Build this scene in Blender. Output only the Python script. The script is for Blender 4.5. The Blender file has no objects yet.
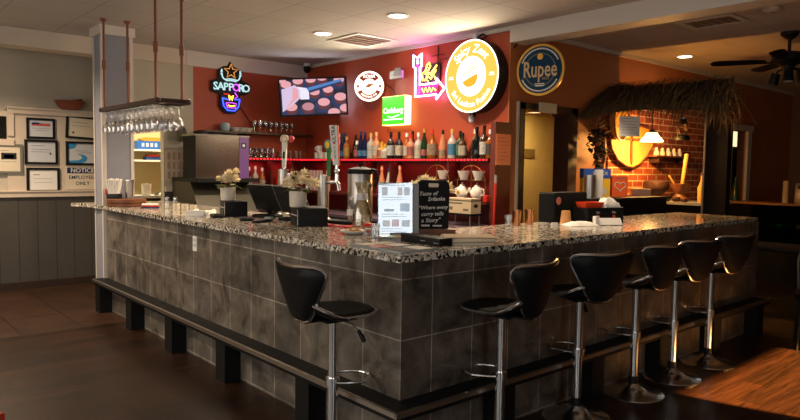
import bpy, bmesh, math, random
from mathutils import Vector, Matrix
RND = random.Random(11)
C = bpy.context.scene.collection
PI = math.pi
H = 2.88           # ceiling height
T = 1.07           # bar top height
XR, YR, YO = 2.93, 5.4, 1.78   # red wall planes and orange wall plane

# ------------------------------------------------------------------ materials
def lin(h):
    h = h.lstrip('#'); v = [int(h[i:i+2], 16)/255 for i in (0, 2, 4)]
    return tuple((x/12.92 if x <= .04045 else ((x+.055)/1.055)**2.4) for x in v) + (1,)
MATS = {}
def mat(name, col='#808080', rough=.5, metal=0, emit=None, es=0, noise=0, nscale=8, bump=0, bscale=40, coat=0, spec=.5, trans=0):
    if name in MATS: return MATS[name]
    m = bpy.data.materials.new(name); m.use_nodes = True; MATS[name] = m
    nt = m.node_tree; b = nt.nodes['Principled BSDF']
    c = lin(col) if isinstance(col, str) else col
    b.inputs['Base Color'].default_value = c
    b.inputs['Roughness'].default_value = rough; b.inputs['Metallic'].default_value = metal
    b.inputs['Specular IOR Level'].default_value = spec
    if coat: b.inputs['Coat Weight'].default_value = coat; b.inputs['Coat Roughness'].default_value = .08
    if trans: b.inputs['Transmission Weight'].default_value = trans
    if emit:
        b.inputs['Emission Color'].default_value = lin(emit); b.inputs['Emission Strength'].default_value = es
    if noise or bump:
        tc = nt.nodes.new('ShaderNodeTexCoord')
        n = nt.nodes.new('ShaderNodeTexNoise'); n.inputs['Scale'].default_value = nscale; n.inputs['Detail'].default_value = 5
        nt.links.new(tc.outputs['Object'], n.inputs['Vector'])
        if noise:
            mr = nt.nodes.new('ShaderNodeMapRange')
            mr.inputs['From Min'].default_value = .3; mr.inputs['From Max'].default_value = .7
            mr.inputs['To Min'].default_value = 1-noise; mr.inputs['To Max'].default_value = 1+noise
            nt.links.new(n.outputs['Fac'], mr.inputs['Value'])
            mx = nt.nodes.new('ShaderNodeVectorMath'); mx.operation = 'MULTIPLY'
            mx.inputs[0].default_value = c[:3]
            nt.links.new(mr.outputs['Result'], mx.inputs[1]); nt.links.new(mx.outputs['Vector'], b.inputs['Base Color'])
        if bump:
            n2 = nt.nodes.new('ShaderNodeTexNoise'); n2.inputs['Scale'].default_value = bscale
            nt.links.new(tc.outputs['Object'], n2.inputs['Vector'])
            bp = nt.nodes.new('ShaderNodeBump'); bp.inputs['Strength'].default_value = bump; bp.inputs['Distance'].default_value = .01
            nt.links.new(n2.outputs['Fac'], bp.inputs['Height']); nt.links.new(bp.outputs['Normal'], b.inputs['Normal'])
    return m

def brick_mat(name, axes, off, bw, rh, mort, c1, c2, cm, rough=.45, offset=0.0, noise=.35, nscale=6, metal_bump=.3, nstretch=(1,1,1), spec=.5):
    """tiles / bricks / planks in metres; axes picks which object axes run along and up the courses"""
    m = bpy.data.materials.new(name); m.use_nodes = True; MATS[name] = m
    nt = m.node_tree; N = nt.nodes; L = nt.links; b = N['Principled BSDF']
    tc = N.new('ShaderNodeTexCoord'); sp = N.new('ShaderNodeSeparateXYZ'); L.new(tc.outputs['Object'], sp.inputs[0])
    cb = N.new('ShaderNodeCombineXYZ')
    for i, a in enumerate(axes):
        ad = N.new('ShaderNodeMath'); ad.operation = 'ADD'; ad.inputs[1].default_value = off[i]
        L.new(sp.outputs[a], ad.inputs[0]); L.new(ad.outputs[0], cb.inputs[i])
    br = N.new('ShaderNodeTexBrick'); br.offset = offset; br.squash = 1
    br.inputs['Scale'].default_value = 1; br.inputs['Brick Width'].default_value = bw; br.inputs['Row Height'].default_value = rh
    br.inputs['Mortar Size'].default_value = mort; br.inputs['Mortar Smooth'].default_value = .1
    br.inputs['Color1'].default_value = lin(c1); br.inputs['Color2'].default_value = lin(c2); br.inputs['Mortar'].default_value = lin(cm)
    L.new(cb.outputs[0], br.inputs['Vector'])
    mp = N.new('ShaderNodeMapping'); mp.inputs['Scale'].default_value = nstretch; L.new(tc.outputs['Object'], mp.inputs['Vector'])
    n = N.new('ShaderNodeTexNoise'); n.inputs['Scale'].default_value = nscale; n.inputs['Detail'].default_value = 7; n.inputs['Roughness'].default_value = .65
    n.inputs['Distortion'].default_value = .6
    L.new(mp.outputs[0], n.inputs['Vector'])
    mr = N.new('ShaderNodeMapRange'); mr.inputs['From Min'].default_value = .3; mr.inputs['From Max'].default_value = .7
    mr.inputs['To Min'].default_value = 1-noise; mr.inputs['To Max'].default_value = 1+noise; L.new(n.outputs['Fac'], mr.inputs['Value'])
    vm = N.new('ShaderNodeVectorMath'); vm.operation = 'MULTIPLY'; L.new(br.outputs['Color'], vm.inputs[0]); L.new(mr.outputs['Result'], vm.inputs[1])
    L.new(vm.outputs['Vector'], b.inputs['Base Color'])
    b.inputs['Roughness'].default_value = rough; b.inputs['Specular IOR Level'].default_value = spec
    bp = N.new('ShaderNodeBump'); bp.inputs['Strength'].default_value = metal_bump; bp.inputs['Distance'].default_value = .003; bp.invert = True
    L.new(br.outputs['Fac'], bp.inputs['Height']); L.new(bp.outputs['Normal'], b.inputs['Normal'])
    return m

def glass_mat(name, tint='#ffffff', gloss=.12, rough=.02):
    m = bpy.data.materials.new(name); m.use_nodes = True; MATS[name] = m
    nt = m.node_tree; N = nt.nodes; L = nt.links; N.remove(N['Principled BSDF'])
    t = N.new('ShaderNodeBsdfTransparent'); t.inputs[0].default_value = lin(tint)
    g = N.new('ShaderNodeBsdfGlossy'); g.inputs['Roughness'].default_value = rough
    lw = N.new('ShaderNodeLayerWeight'); lw.inputs[0].default_value = .35
    mr = N.new('ShaderNodeMapRange'); mr.inputs['To Min'].default_value = gloss*.5; mr.inputs['To Max'].default_value = min(1, gloss*5)
    L.new(lw.outputs['Facing'], mr.inputs['Value'])
    mx = N.new('ShaderNodeMixShader'); L.new(mr.outputs[0], mx.inputs[0]); L.new(t.outputs[0], mx.inputs[1]); L.new(g.outputs[0], mx.inputs[2])
    L.new(mx.outputs[0], N['Material Output'].inputs['Surface'])
    return m

def granite_mat():
    m = bpy.data.materials.new('granite'); m.use_nodes = True; MATS['granite'] = m
    nt = m.node_tree; N = nt.nodes; L = nt.links; b = N['Principled BSDF']
    tc = N.new('ShaderNodeTexCoord')
    v = N.new('ShaderNodeTexVoronoi'); v.inputs['Scale'].default_value = 70
    n0 = N.new('ShaderNodeTexNoise'); n0.inputs['Scale'].default_value = 60; n0.inputs['Detail'].default_value = 3
    va = N.new('ShaderNodeVectorMath'); va.operation = 'MULTIPLY_ADD'; va.inputs[1].default_value = (.02,.02,.02)
    L.new(tc.outputs['Object'], n0.inputs['Vector']); L.new(n0.outputs['Color'], va.inputs[0]); L.new(tc.outputs['Object'], va.inputs[2])
    L.new(va.outputs['Vector'], v.inputs['Vector'])
    sp = N.new('ShaderNodeSeparateColor'); L.new(v.outputs['Color'], sp.inputs[0])
    r = N.new('ShaderNodeValToRGB'); r.color_ramp.interpolation = 'CONSTANT'
    els = [(0, '#0c0b0b'), (.20, '#332e2a'), (.29, '#9c9386'), (.55, '#c9bda9'), (.78, '#e6dccb'), (.93, '#75624f')]
    e = r.color_ramp.elements
    e[0].position = 0; e[0].color = lin(els[0][1]); e[1].position = els[1][0]; e[1].color = lin(els[1][1])
    for p, c in els[2:]:
        k = e.new(p); k.color = lin(c)
    L.new(sp.outputs['Red'], r.inputs[0]); L.new(r.outputs[0], b.inputs['Base Color'])
    b.inputs['Roughness'].default_value = .14; b.inputs['Specular IOR Level'].default_value = .6
    return m

def led_mat(name, col, axis, pitch, es):
    m = bpy.data.materials.new(name); m.use_nodes = True; MATS[name] = m
    nt = m.node_tree; N = nt.nodes; L = nt.links; b = N['Principled BSDF']
    b.inputs['Base Color'].default_value = lin('#300606'); b.inputs['Emission Color'].default_value = lin(col)
    tc = N.new('ShaderNodeTexCoord'); sp = N.new('ShaderNodeSeparateXYZ'); L.new(tc.outputs['Object'], sp.inputs[0])
    a = N.new('ShaderNodeMath'); a.operation = 'DIVIDE'; a.inputs[1].default_value = pitch; L.new(sp.outputs[axis], a.inputs[0])
    f = N.new('ShaderNodeMath'); f.operation = 'FRACT'; L.new(a.outputs[0], f.inputs[0])
    g = N.new('ShaderNodeMath'); g.operation = 'LESS_THAN'; g.inputs[1].default_value = .45; L.new(f.outputs[0], g.inputs[0])
    s = N.new('ShaderNodeMath'); s.operation = 'MULTIPLY_ADD'; s.inputs[1].default_value = es; s.inputs[2].default_value = es*.02
    L.new(g.outputs[0], s.inputs[0]); L.new(s.outputs[0], b.inputs['Emission Strength'])
    return m

granite_mat()
TP = .308
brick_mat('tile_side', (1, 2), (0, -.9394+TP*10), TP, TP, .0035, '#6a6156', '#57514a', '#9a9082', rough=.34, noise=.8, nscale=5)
brick_mat('tile_front_shaded', (0, 2), (-.2138+TP*10, -.9394+TP*10), TP, TP, .0035, '#5d5045', '#4d443b', '#8a7e70', rough=.34, noise=.8, nscale=5)  # same tile, colour darkened for the face that gets less daylight
brick_mat('floor_planks', (0, 1), (20, 20.05), 1.2, .15, .0015, '#341f12', '#20130a', '#0b0603', rough=.34, offset=.37, noise=.75, nscale=4, nstretch=(.6, 9, 1), spec=.4)
brick_mat('floor_tiles', (0, 1), (.905+10*.487, -3.93+10), .487, .487, .006, '#402818', '#332012', '#140c07', rough=.4, noise=.3, nscale=4)
brick_mat('ceiling_tiles', (0, 1), (.28+20*.61, -3.72+20*.61), .61, .61, .006, '#bcb3a9', '#b6ada3', '#9c9389', rough=.9, noise=.05, nscale=60, metal_bump=.4)
brick_mat('red_bricks', (0, 2), (10, 10), .235, .079, .007, '#a4481f', '#7e2f14', '#c9a27a', rough=.85, offset=.5, noise=.3, nscale=12)
brick_mat('wainscot_boards', (0, 2), (.66+20*.2, 2.0), .2, 5, .004, '#47423c', '#443f39', '#25211e', rough=.5, noise=.06)
glass_mat('clear_glass', '#fdfefe', .2)
glass_mat('thin_plastic', '#eef2f4', .10)
glass_mat('case_glass', '#c3d2cd', .06)
glass_mat('iridescent_glass', '#fbf6ea', .34, .06)
led_mat('red_led_y', '#ff1c28', 1, .05, 7)
led_mat('red_led_x', '#ff1c28', 0, .05, 7)

M = dict(
 cream=mat('cream_paint', '#c9b8a4', .6, noise=.03), beige=mat('beige_paint', '#b5ab98', .7, noise=.04, nscale=3),
 red=mat('red_paint', '#a5411f', .55, noise=.05, nscale=3), orange=mat('orange_paint', '#ad693a', .6, noise=.05, nscale=2),
 white=mat('white_trim', '#c9bfb4', .5), bluegrey=mat('blue_grey_paint', '#86868f', .7, noise=.03),
 brownbase=mat('dark_brown_trim', '#2e1e15', .5), black=mat('black_paint', '#060505', .6, spec=.3), blackmatte=mat('black_matte', '#0b0b0b', .7, spec=.25),
 nosing=mat('aluminium_nosing', '#9c958c', .35, 1), vinyl=mat('black_vinyl', '#0b0b0c', .52, spec=.28, bump=.15, bscale=300), chrome=mat('chrome', '#e6e6e6', .2, 1),
 steel=mat('brushed_steel', '#c2bcb4', .33, 1, noise=.12, nscale=3), steeld=mat('dark_steel', '#77736d', .35, 1),
 copper=mat('copper', '#c98a5e', .22, 1), rodm=mat('copper_pipe', '#7d4a38', .4, .6), wood=mat('dark_wood', '#3a2218', .45, noise=.3, nscale=12),
 wood2=mat('brown_wood', '#6b3d20', .5, noise=.3, nscale=10), shelfwood=mat('stained_wood', '#46180f', .5, noise=.25, nscale=12),
 wicker=mat('woven_cane', '#b98a3e', .75, noise=.25, nscale=60, bump=.5, bscale=120), straw=mat('dried_palm', '#6b5230', .9, noise=.35, nscale=20),
 clay=mat('terracotta', '#7d3f25', .8, noise=.15), brownclay=mat('brown_clay', '#3c2014', .7, noise=.2),
 paper=mat('paper_white', '#e6e1d8', .8), cream2=mat('paper_cream', '#d6c8ae', .8), ceramic=mat('white_ceramic', '#d9d2c6', .3), potm=mat('matte_white_pot', '#cfc6b6', .55),
 petal=mat('cream_petal', '#fff0cc', .7, noise=.06, nscale=40), leaf=mat('olive_leaf', '#59632c', .7, noise=.3, nscale=30), dleaf=mat('dark_foliage', '#33301f', .8, noise=.3, nscale=30),
 dried=mat('dried_brown_bloom', '#7a5732', .85, noise=.3, nscale=40),
 redplastic=mat('red_plastic', '#c22317', .4), redtray=mat('orange_red_tray', '#e2461f', .5), ink=mat('black_ink', '#15151a', .7), grey=mat('grey_plastic', '#8d8d8d', .5), lgrey=mat('light_grey', '#c3c4c6', .5),
 blue=mat('blue_print', '#1d4c9c', .6), navy=mat('navy_print', '#1b2450', .6), yellow=mat('yellow_print', '#e6b422', .6), orangep=mat('orange_print', '#dd5a1d', .6), green=mat('green_print', '#2f7a45', .6), sky=mat('sky_blue_print', '#3a87b8', .6), pink=mat('pale_red_print', '#b5514c', .7), teal=mat('teal_print', '#2f7d78', .6), gold=mat('gold_paint', '#c79632', .4, .3), chalk=mat('chalk', '#d8d8d4', .9), brass=mat('brass', '#b48a45', .3, 1),
 greytxt=mat('grey_print', '#7b7f88', .8), tan=mat('tan_print', '#a98f6d', .8), granite=MATS['granite'], lglass=glass_mat('bright_glass', '#ffffff', .34, .05), glass=MATS['clear_glass'], plastic=MATS['thin_plastic'],
 purple=mat('purple_counter', '#544650', .3), lightbox=mat('warm_lamp_disc', '#ffffff', emit='#ffe6c0', es=14), silver=mat('frame_grey', '#6d6a62', .5),
)

# ------------------------------------------------------------------ mesh builder
def frame(o, r, u):
    r = Vector(r).normalized(); u = Vector(u).normalized(); n = r.cross(u)
    m = Matrix((r, u, n)).transposed().to_4x4(); m.translation = Vector(o); return m
class MB:
    def __init__(s): s.bm = bmesh.new(); s.mi = 0; s.X = Matrix.Identity(4)
    def _f(s, vs):
        try:
            f = s.bm.faces.new(vs); f.material_index = s.mi; return f
        except ValueError: return None
    def v(s, p): return s.bm.verts.new(s.X @ Vector(p))
    def box(s, c, d, rz=0, rot=None):
        R = rot if rot else Matrix.Rotation(rz, 3, 'Z'); c = Vector(c); q = []
        for x in (-.5, .5):
            for y in (-.5, .5):
                for z in (-.5, .5): q.append(s.v(c + R @ Vector((x*d[0], y*d[1], z*d[2]))))
        for a in ((0,1,3,2),(4,6,7,5),(0,4,5,1),(2,3,7,6),(0,2,6,4),(1,5,7,3)): s._f([q[i] for i in a])
        return s
    def b2(s, a, b): return s.box([(a[i]+b[i])/2 for i in range(3)], [abs(b[i]-a[i]) for i in range(3)])
    def rbox(s, c, d, r=.01, rz=0, n=3):
        """box with rounded vertical corners and softened top"""
        R = Matrix.Rotation(rz, 3, 'Z'); c = Vector(c); out = []
        r = min(r, d[0]/2.01, d[1]/2.01)
        for (sx, sy, a0) in ((1,1,0),(-1,1,90),(-1,-1,180),(1,-1,270)):
            for k in range(n+1):
                a = math.radians(a0 + 90*k/n); out.append((sx*(d[0]/2-r)+r*math.cos(a), sy*(d[1]/2-r)+r*math.sin(a)))
        e = min(r*.4, d[2]*.3); lv = [(-d[2]/2, 1), (d[2]/2-e, 1), (d[2]/2, 1-2*e/max(d[0], d[1]))]
        rings = [[s.v(c + R @ Vector((x*k, y*k, z))) for x, y in out] for z, k in lv]
        for i in range(2): s._bridge(rings[i], rings[i+1])
        s._f(rings[-1]); s._f(rings[0][::-1]); return s
    def _bridge(s, a, b):
        n = len(a)
        for i in range(n): s._f([a[i], a[(i+1) % n], b[(i+1) % n], b[i]])
    def cone(s, p0, p1, r0, r1=None, n=14, cap=True):
        r1 = r0 if r1 is None else r1; p0 = Vector(p0); p1 = Vector(p1); d = (p1-p0).normalized()
        a = d.cross(Vector((0,0,1)) if abs(d.z) < .9 else Vector((1,0,0))).normalized(); b = d.cross(a)
        A = [s.v(p0 + (a*math.cos(t)+b*math.sin(t))*r0) for t in [2*PI*i/n for i in range(n)]]
        B = [s.v(p1 + (a*math.cos(t)+b*math.sin(t))*r1) for t in [2*PI*i/n for i in range(n)]]
        s._bridge(A, B)
        if cap: s._f(A[::-1]); s._f(B)
        return s
    def lathe(s, prof, c=(0,0,0), n=20, sy=1):
        c = Vector(c); rings = []
        for r, z in prof:
            if r < 1e-5: rings.append([s.v(c + Vector((0,0,z)))])
            else: rings.append([s.v(c + Vector((r*math.cos(2*PI*i/n), sy*r*math.sin(2*PI*i/n), z))) for i in range(n)])
        for a, b in zip(rings, rings[1:]):
            if len(a) == 1 and len(b) == 1: continue
            for i in range(n):
                j = (i+1) % n
                if len(a) == 1: s._f([a[0], b[j], b[i]])
                elif len(b) == 1: s._f([a[i], a[j], b[0]])
                else: s._f([a[i], a[j], b[j], b[i]])
        return s
    def tube(s, pts, r, n=8, closed=False):
        P = [Vector(p) for p in pts]; k = len(P); rings = []; prev = None
        for i in range(k):
            d = (P[(i+1) % k]-P[i-1]) if closed else (P[min(i+1, k-1)]-P[max(i-1, 0)])
            d.normalize()
            if prev is None: a = d.cross(Vector((0,0,1)) if abs(d.z) < .9 else Vector((1,0,0))).normalized()
            else: a = (prev - d*prev.dot(d)).normalized()
            prev = a; b = d.cross(a); rr = r[i] if isinstance(r, (list, tuple)) else r
            rings.append([s.v(P[i] + (a*math.cos(2*PI*j/n)+b*math.sin(2*PI*j/n))*rr) for j in range(n)])
        for i in range(k-1): s._bridge(rings[i], rings[i+1])
        if closed: s._bridge(rings[-1], rings[0])
        else: s._f(rings[0][::-1]); s._f(rings[-1])
        return s
    def prism(s, poly, M_, d):
        """2D outline in the plane of frame M_, extruded d along its normal"""
        A = [s.v(M_ @ Vector((x, y, 0))) for x, y in poly]; B = [s.v(M_ @ Vector((x, y, d))) for x, y in poly]
        s._bridge(A, B); s._f(A[::-1]); s._f(B); return s
    def ball(s, c, r, nu=12, nv=8):
        r = (r, r, r) if isinstance(r, (int, float)) else r; c = Vector(c); rings = []
        for j in range(nv+1):
            t = PI*j/nv
            if j in (0, nv): rings.append([s.v(c + Vector((0, 0, -r[2]*math.cos(t))))])
            else: rings.append([s.v(c + Vector((r[0]*math.sin(t)*math.cos(2*PI*i/nu), r[1]*math.sin(t)*math.sin(2*PI*i/nu), -r[2]*math.cos(t)))) for i in range(nu)])
        for a, b in zip(rings, rings[1:]):
            for i in range(nu):
                j = (i+1) % nu
                if len(a) == 1: s._f([a[0], b[j], b[i]])
                elif len(b) == 1: s._f([a[i], a[j], b[0]])
                else: s._f([a[i], a[j], b[j], b[i]])
        return s
    def ring(s, M_, r0, r1, d, n=40):
        """flat annulus of thickness d in frame M_"""
        def loop(r, z): return [s.v(M_ @ Vector((r*math.cos(2*PI*i/n), r*math.sin(2*PI*i/n), z))) for i in range(n)]
        a, b, c_, e = loop(r0, 0), loop(r1, 0), loop(r1, d), loop(r0, d)
        s._bridge(b, c_); s._bridge(c_, e); s._bridge(e, a); s._bridge(a, b); return s
    def disc(s, M_, r, d, n=40): return s.prism([(r*math.cos(2*PI*i/n), r*math.sin(2*PI*i/n)) for i in range(n)], M_, d)
    def text(s, body, size, M_, ext=.0015, shear=0, align='CENTER'):
        me = text_mesh(body, size, ext, shear, align)
        vs = [s.v(M_ @ v.co) for v in me.vertices]
        for p in me.polygons: s._f([vs[i] for i in p.vertices])
        return s
    def arc(s, body, size, M_, rad, a_mid, inward=False, ext=.0015, shear=0, gap=.12):
        """letters set along a circle; a_mid in degrees (90 = top); inward=True for text reading along the bottom"""
        ws = [(.32*size if ch == ' ' else glyph_w(ch, size)+gap*size) for ch in body]; tot = sum(ws)
        pos = -tot/2
        for ch, w in zip(body, ws):
            mid = pos+w/2; pos += w
            if ch == ' ': continue
            a = math.radians(a_mid) + (mid/rad if inward else -mid/rad)
            rot = a + PI/2 if inward else a - PI/2
            s.text(ch, size, M_ @ Matrix.Translation((rad*math.cos(a), rad*math.sin(a), 0)) @ Matrix.Rotation(rot, 4, 'Z'), ext, shear)
        return s
    def build(s, name, m, parent=None, loc=None, rz=0, smooth=40):
        bmesh.ops.recalc_face_normals(s.bm, faces=s.bm.faces[:])
        me = bpy.data.meshes.new(name); s.bm.to_mesh(me); s.bm.free()
        for k in (m if isinstance(m, (list, tuple)) else [m]): me.materials.append(M[k] if isinstance(k, str) else k)
        if smooth:
            for p in me.polygons: p.use_smooth = True
            me.set_sharp_from_angle(angle=math.radians(smooth))
        o = bpy.data.objects.new(name, me); C.objects.link(o)
        if parent: o.parent = parent
        if loc: o.location = loc
        if rz: o.rotation_euler.z = rz
        return o
_tc = {}
def text_mesh(body, size, ext, shear, align):
    k = (body, size, ext, shear, align)
    if k in _tc: return _tc[k]
    cu = bpy.data.curves.new('t', 'FONT'); cu.body = body; cu.size = size; cu.extrude = ext; cu.shear = shear; cu.align_x = align; cu.align_y = 'CENTER'; cu.resolution_u = 2; cu.offset = size*.012
    o = bpy.data.objects.new('t', cu); C.objects.link(o); bpy.context.view_layer.update()
    me = bpy.data.meshes.new_from_object(o.evaluated_get(bpy.context.evaluated_depsgraph_get()))
    bpy.data.objects.remove(o); bpy.data.curves.remove(cu); _tc[k] = me; return me
def glyph_w(ch, size):
    me = text_mesh(ch, size, .0015, 0, 'CENTER'); xs = [v.co.x for v in me.vertices]; return (max(xs)-min(xs)) if xs else .3*size
def tag(o, label, cat, group=None):
    o['label'] = label; o['category'] = cat
    if group: o['group'] = group
    return o
def thing(name, label, cat, loc=(0,0,0), rz=0, group=None):
    o = bpy.data.objects.new(name, None); C.objects.link(o); o.empty_display_size = .05
    o.location = loc; o.rotation_euler.z = rz; return tag(o, label, cat, group)
def struct(o): o['kind'] = 'structure'; return o
def dup(root, loc, rz=None, label=None, group=None):
    r = root.copy(); C.objects.link(r); r.location = loc
    if rz is not None: r.rotation_euler.z = rz
    if label: r['label'] = label
    if group: r['group'] = group
    for ch in root.children:
        c = ch.copy(); C.objects.link(c); c.parent = r
        for g in ch.children:
            d = g.copy(); C.objects.link(d); d.parent = c
    return r
def bx(name, m, a, b, parent=None, smooth=0): return MB().b2(a, b).build(name, m, parent, smooth=smooth)
def FX(x, y, z): return frame((x, y, z), (0,-1,0), (0,0,1))     # plane facing -X (on the bottle wall)
def FY(x, y, z): return frame((x, y, z), (1,0,0), (0,0,1))      # plane facing -Y
def circ(r, n=24, a0=0, a1=360, sx=1, sy=1):
    return [(sx*r*math.cos(math.radians(a0+(a1-a0)*i/n)), sy*r*math.sin(math.radians(a0+(a1-a0)*i/n))) for i in range(n + (0 if a1-a0 == 360 else 1))]

# ------------------------------------------------------------------ room shell
XL, YF, XE = -4.6, -5.2, 10.5
struct(bx('floor', MATS['floor_planks'], (XL, YF, -.05), (XE, 3.93, 0)))
struct(bx('floor', MATS['floor_tiles'], (XL, 3.93, -.05), (XR, 7.6, 0)))
struct(bx('ceiling', MATS['ceiling_tiles'], (XL, YF, H), (XE+.1, 7.6, H+.06)))
mb = MB()       # window wall to the left, one wide opening
for a, b in (((XL-.12, YF, 0), (XL, -3.4, H)), ((XL-.12, 4.2, 0), (XL, 7.6, H)), ((XL-.12, -3.4, 0), (XL, 4.2, .8)), ((XL-.12, -3.4, 2.45), (XL, 4.2, H))): mb.b2(a, b)
struct(mb.build('wall_left', 'cream', smooth=0))
w = MB()
for y in (-3.4, -.87, 1.66, 4.2): w.b2((XL-.1, y-.04, .8), (XL-.02, y+.04, 2.45))
for z in (.84, 2.41): w.b2((XL-.1, -3.4, z-.04), (XL-.02, 4.2, z+.04))
struct(w.build('window_1', 'white', smooth=0))
mb = MB()
for a, b in (((XL, YF-.1, 0), (-3.6, YF, H)), ((-.2, YF-.1, 0), (3.5, YF, H)), ((4.65, YF-.1, 0), (XE, YF, H)), ((3.5, YF-.1, 0), (4.65, YF, 2.03)), ((3.5, YF-.1, 2.27), (4.65, YF, H)), ((-3.6, YF-.1, 0), (-.2, YF, .8)), ((-3.6, YF-.1, 2.4), (-.2, YF, H))): mb.b2(a, b)
struct(mb.build('wall_front', 'cream', smooth=0))
w = MB()
for x in (-3.6, -1.9, -.2): w.b2((x-.04, YF-.09, .8), (x+.04, YF-.02, 2.4))
struct(w.build('window_3', 'white', smooth=0))
w = MB().b2((3.46, YF-.09, 2.0), (3.54, YF-.02, 2.27)).b2((4.61, YF-.09, 2.0), (4.69, YF-.02, 2.27)).b2((3.5, YF-.09, 1.97), (4.65, YF-.02, 2.05))  # frame of an added unseen slot, sized to trim the sun spot
struct(w.build('sun_slot_frame', 'white', smooth=0))
struct(bx('wall_end', mat('dark_umber_paint', '#5a3a26', .6), (XE, YF, 0), (XE+.1, YO+.1, H)))
# recess to the left: picture wall
struct(bx('wall_back', 'beige', (XL, 6.3, 0), (.58, 6.4, H)))
struct(bx('wall_wainscot', MATS['wainscot_boards'], (-2.6, 6.27, .085), (.56, 6.3, 1.09)))
struct(bx('baseboard_left', 'brownbase', (-2.6, 6.255, 0), (.56, 6.3, .09)))
mb = MB().b2((-2.6, 6.24, 1.09), (.56, 6.3, 1.15)).b2((-2.6, 6.225, 1.15), (.56, 6.3, 1.165))
struct(mb.build('trim_1', 'cream', smooth=0))
struct(bx('trim_2', 'cream', (-.56, 6.28, 1.165), (.56, 6.3, 2.10)))                      # pale panel behind the certificates
mb = MB().b2((-.56, 6.25, 2.06), (.56, 6.3, 2.12)).b2((-.56, 6.23, 2.115), (.56, 6.3, 2.135)).b2((-.56, 6.255, 1.80), (-.49, 6.3, 2.12))
mb.b2((-2.6, 6.255, 1.69), (-.49, 6.3, 1.76)).b2((-2.6, 6.255, 2.02), (-.56, 6.3, 2.08))
struct(mb.build('trim_3', 'cream', smooth=0))
struct(bx('window_2', mat('dark_pane', '#14140f', .15), (-2.6, 6.285, 1.76), (-.56, 6.3, 2.02)))
struct(bx('wall_recess_side', 'beige', (.5, 5.5, 0), (.58, 6.4, H)))
# beam along the kitchen wall
struct(bx('trim_4', 'cream', (-4.5, 5.36, 2.70), (1.19, 5.62, H)))
# kitchen wall with doorway
mb = MB()
for a, b in (((.3, YR, 0), (.545, YR+.1, H)), ((.918, YR, 0), (1.292, YR+.1, H)), ((.545, YR, 1.93), (.918, YR+.1, H))): mb.b2(a, b)
struct(mb.build('wall_kitchen', 'beige', smooth=0))
struct(bx('trim_5', 'cream', (.93, YR-.03, 1.17), (1.1, YR, 1.225)))
struct(bx('wall_kitchen_dado', mat('dado_grey', '#4a4743', .5), (.925, YR-.012, 0), (1.29, YR, 1.17)))
struct(bx('wall_red_left', 'red', (1.292, YR, 0), (XR+.1, YR+.1, H)))
struct(bx('trim_6', 'white', (1.19, YR-.045, 2.70), (1.30, YR, H)))
struct(bx('trim_7', 'white', (1.30, YR-.03, 2.70), (XR, YR, H)))
struct(bx('wall_red_right', 'red', (XR, YO+.006, 0), (XR+.1, YR, H)))
struct(bx('trim_8', 'white', (XR-.025, YO-.02, 2.842), (XR, YR-.05, H)))
# header beam over the opening, towards the camera
struct(bx('trim_9', 'white', (XR-.03, -5.2, 2.722), (XR+.2, YO-.02, H)))
# orange wall with restroom doorway and another doorway far right
mb = MB()
for a, b in (((XR, YO-.006, 0), (3.13, YO+.006, H)), ((XR+.1, YO+.006, 0), (3.13, YO+.12, H)), ((3.96, YO, 0), (8.06, YO+.12, H)), ((8.62, YO, 0), (XE, YO+.12, H)), ((3.13, YO, 2.10), (3.96, YO+.12, H)), ((8.06, YO, 2.13), (8.62, YO+.12, H))): mb.b2(a, b)
struct(mb.build('wall_orange', 'orange', smooth=0))
struct(bx('trim_10', 'white', (3.06, YO-.03, 2.835), (XE, YO, H)))
mb = MB().b2((3.07, YO-.035, 0), (3.15, YO, 2.165)).b2((3.90, YO-.035, 0), (3.959, YO+.16, 2.099)).b2((3.959, YO-.035, 0), (4.06, YO, 2.165)).b2((3.07, YO-.035, 2.10), (4.06, YO, 2.165))
struct(mb.build('door_1', 'brownbase', smooth=0))
pass
struct(bx('trim_11', 'cream', (3.045, YO-.03, 0), (3.068, YO, 2.17)))
mb = MB().b2((7.95, YO-.04, 0), (8.06, YO, 2.21)).b2((8.62, YO-.04, 0), (8.75, YO, 2.21)).b2((7.93, YO-.05, 2.13), (8.78, YO, 2.22))
struct(mb.build('door_2', 'white', smooth=0))
# small room behind the first doorway
mb = MB().b2((XR+.1, 3.35, 0), (6.4, 3.45, H)).b2((6.4, YO+.12, 0), (6.5, 3.45, H)).b2((XR+.1, YO+.12, 2.30), (6.4, 3.35, 2.36)).b2((XR+.1, YO+.12, -.05), (6.4, 3.35, 0))
struct(mb.build('wall_hallway', mat('ochre_hall_paint', '#b59a5c', .7, noise=.04), smooth=0))
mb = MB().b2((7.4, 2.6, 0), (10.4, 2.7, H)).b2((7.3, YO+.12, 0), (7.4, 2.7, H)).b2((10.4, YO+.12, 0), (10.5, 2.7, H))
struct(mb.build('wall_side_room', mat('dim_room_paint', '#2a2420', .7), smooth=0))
# kitchen box behind the pass doorway
mb = MB().b2((.35, 7.0, 0), (2.2, 7.1, 2.6)).b2((1.95, YR+.1, 0), (2.05, 7.0, 2.6)).b2((.58, YR+.1, 2.5), (2.05, 7.0, 2.6))
struct(mb.build('wall_kitchen_back', mat('kitchen_paint', '#c9bd94', .7), smooth=0))
# column by the end of the bar
mb = MB().b2((-.02, 4.575, 0), (.27, 4.84, H-.03))
col = struct(mb.build('column', 'bluegrey', smooth=0))
mb = MB().b2((-.032, 4.565, 0), (.008, 4.60, H-.09)).b2((.25, 4.565, 0), (.282, 4.60, H-.09)).b2((-.03, 4.82, 0), (-.01, 4.85, H-.09)).b2((-.05, 4.545, H-.09), (.30, 4.87, H))
struct(mb.build('column_corner_trim', 'white', smooth=0))
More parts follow.
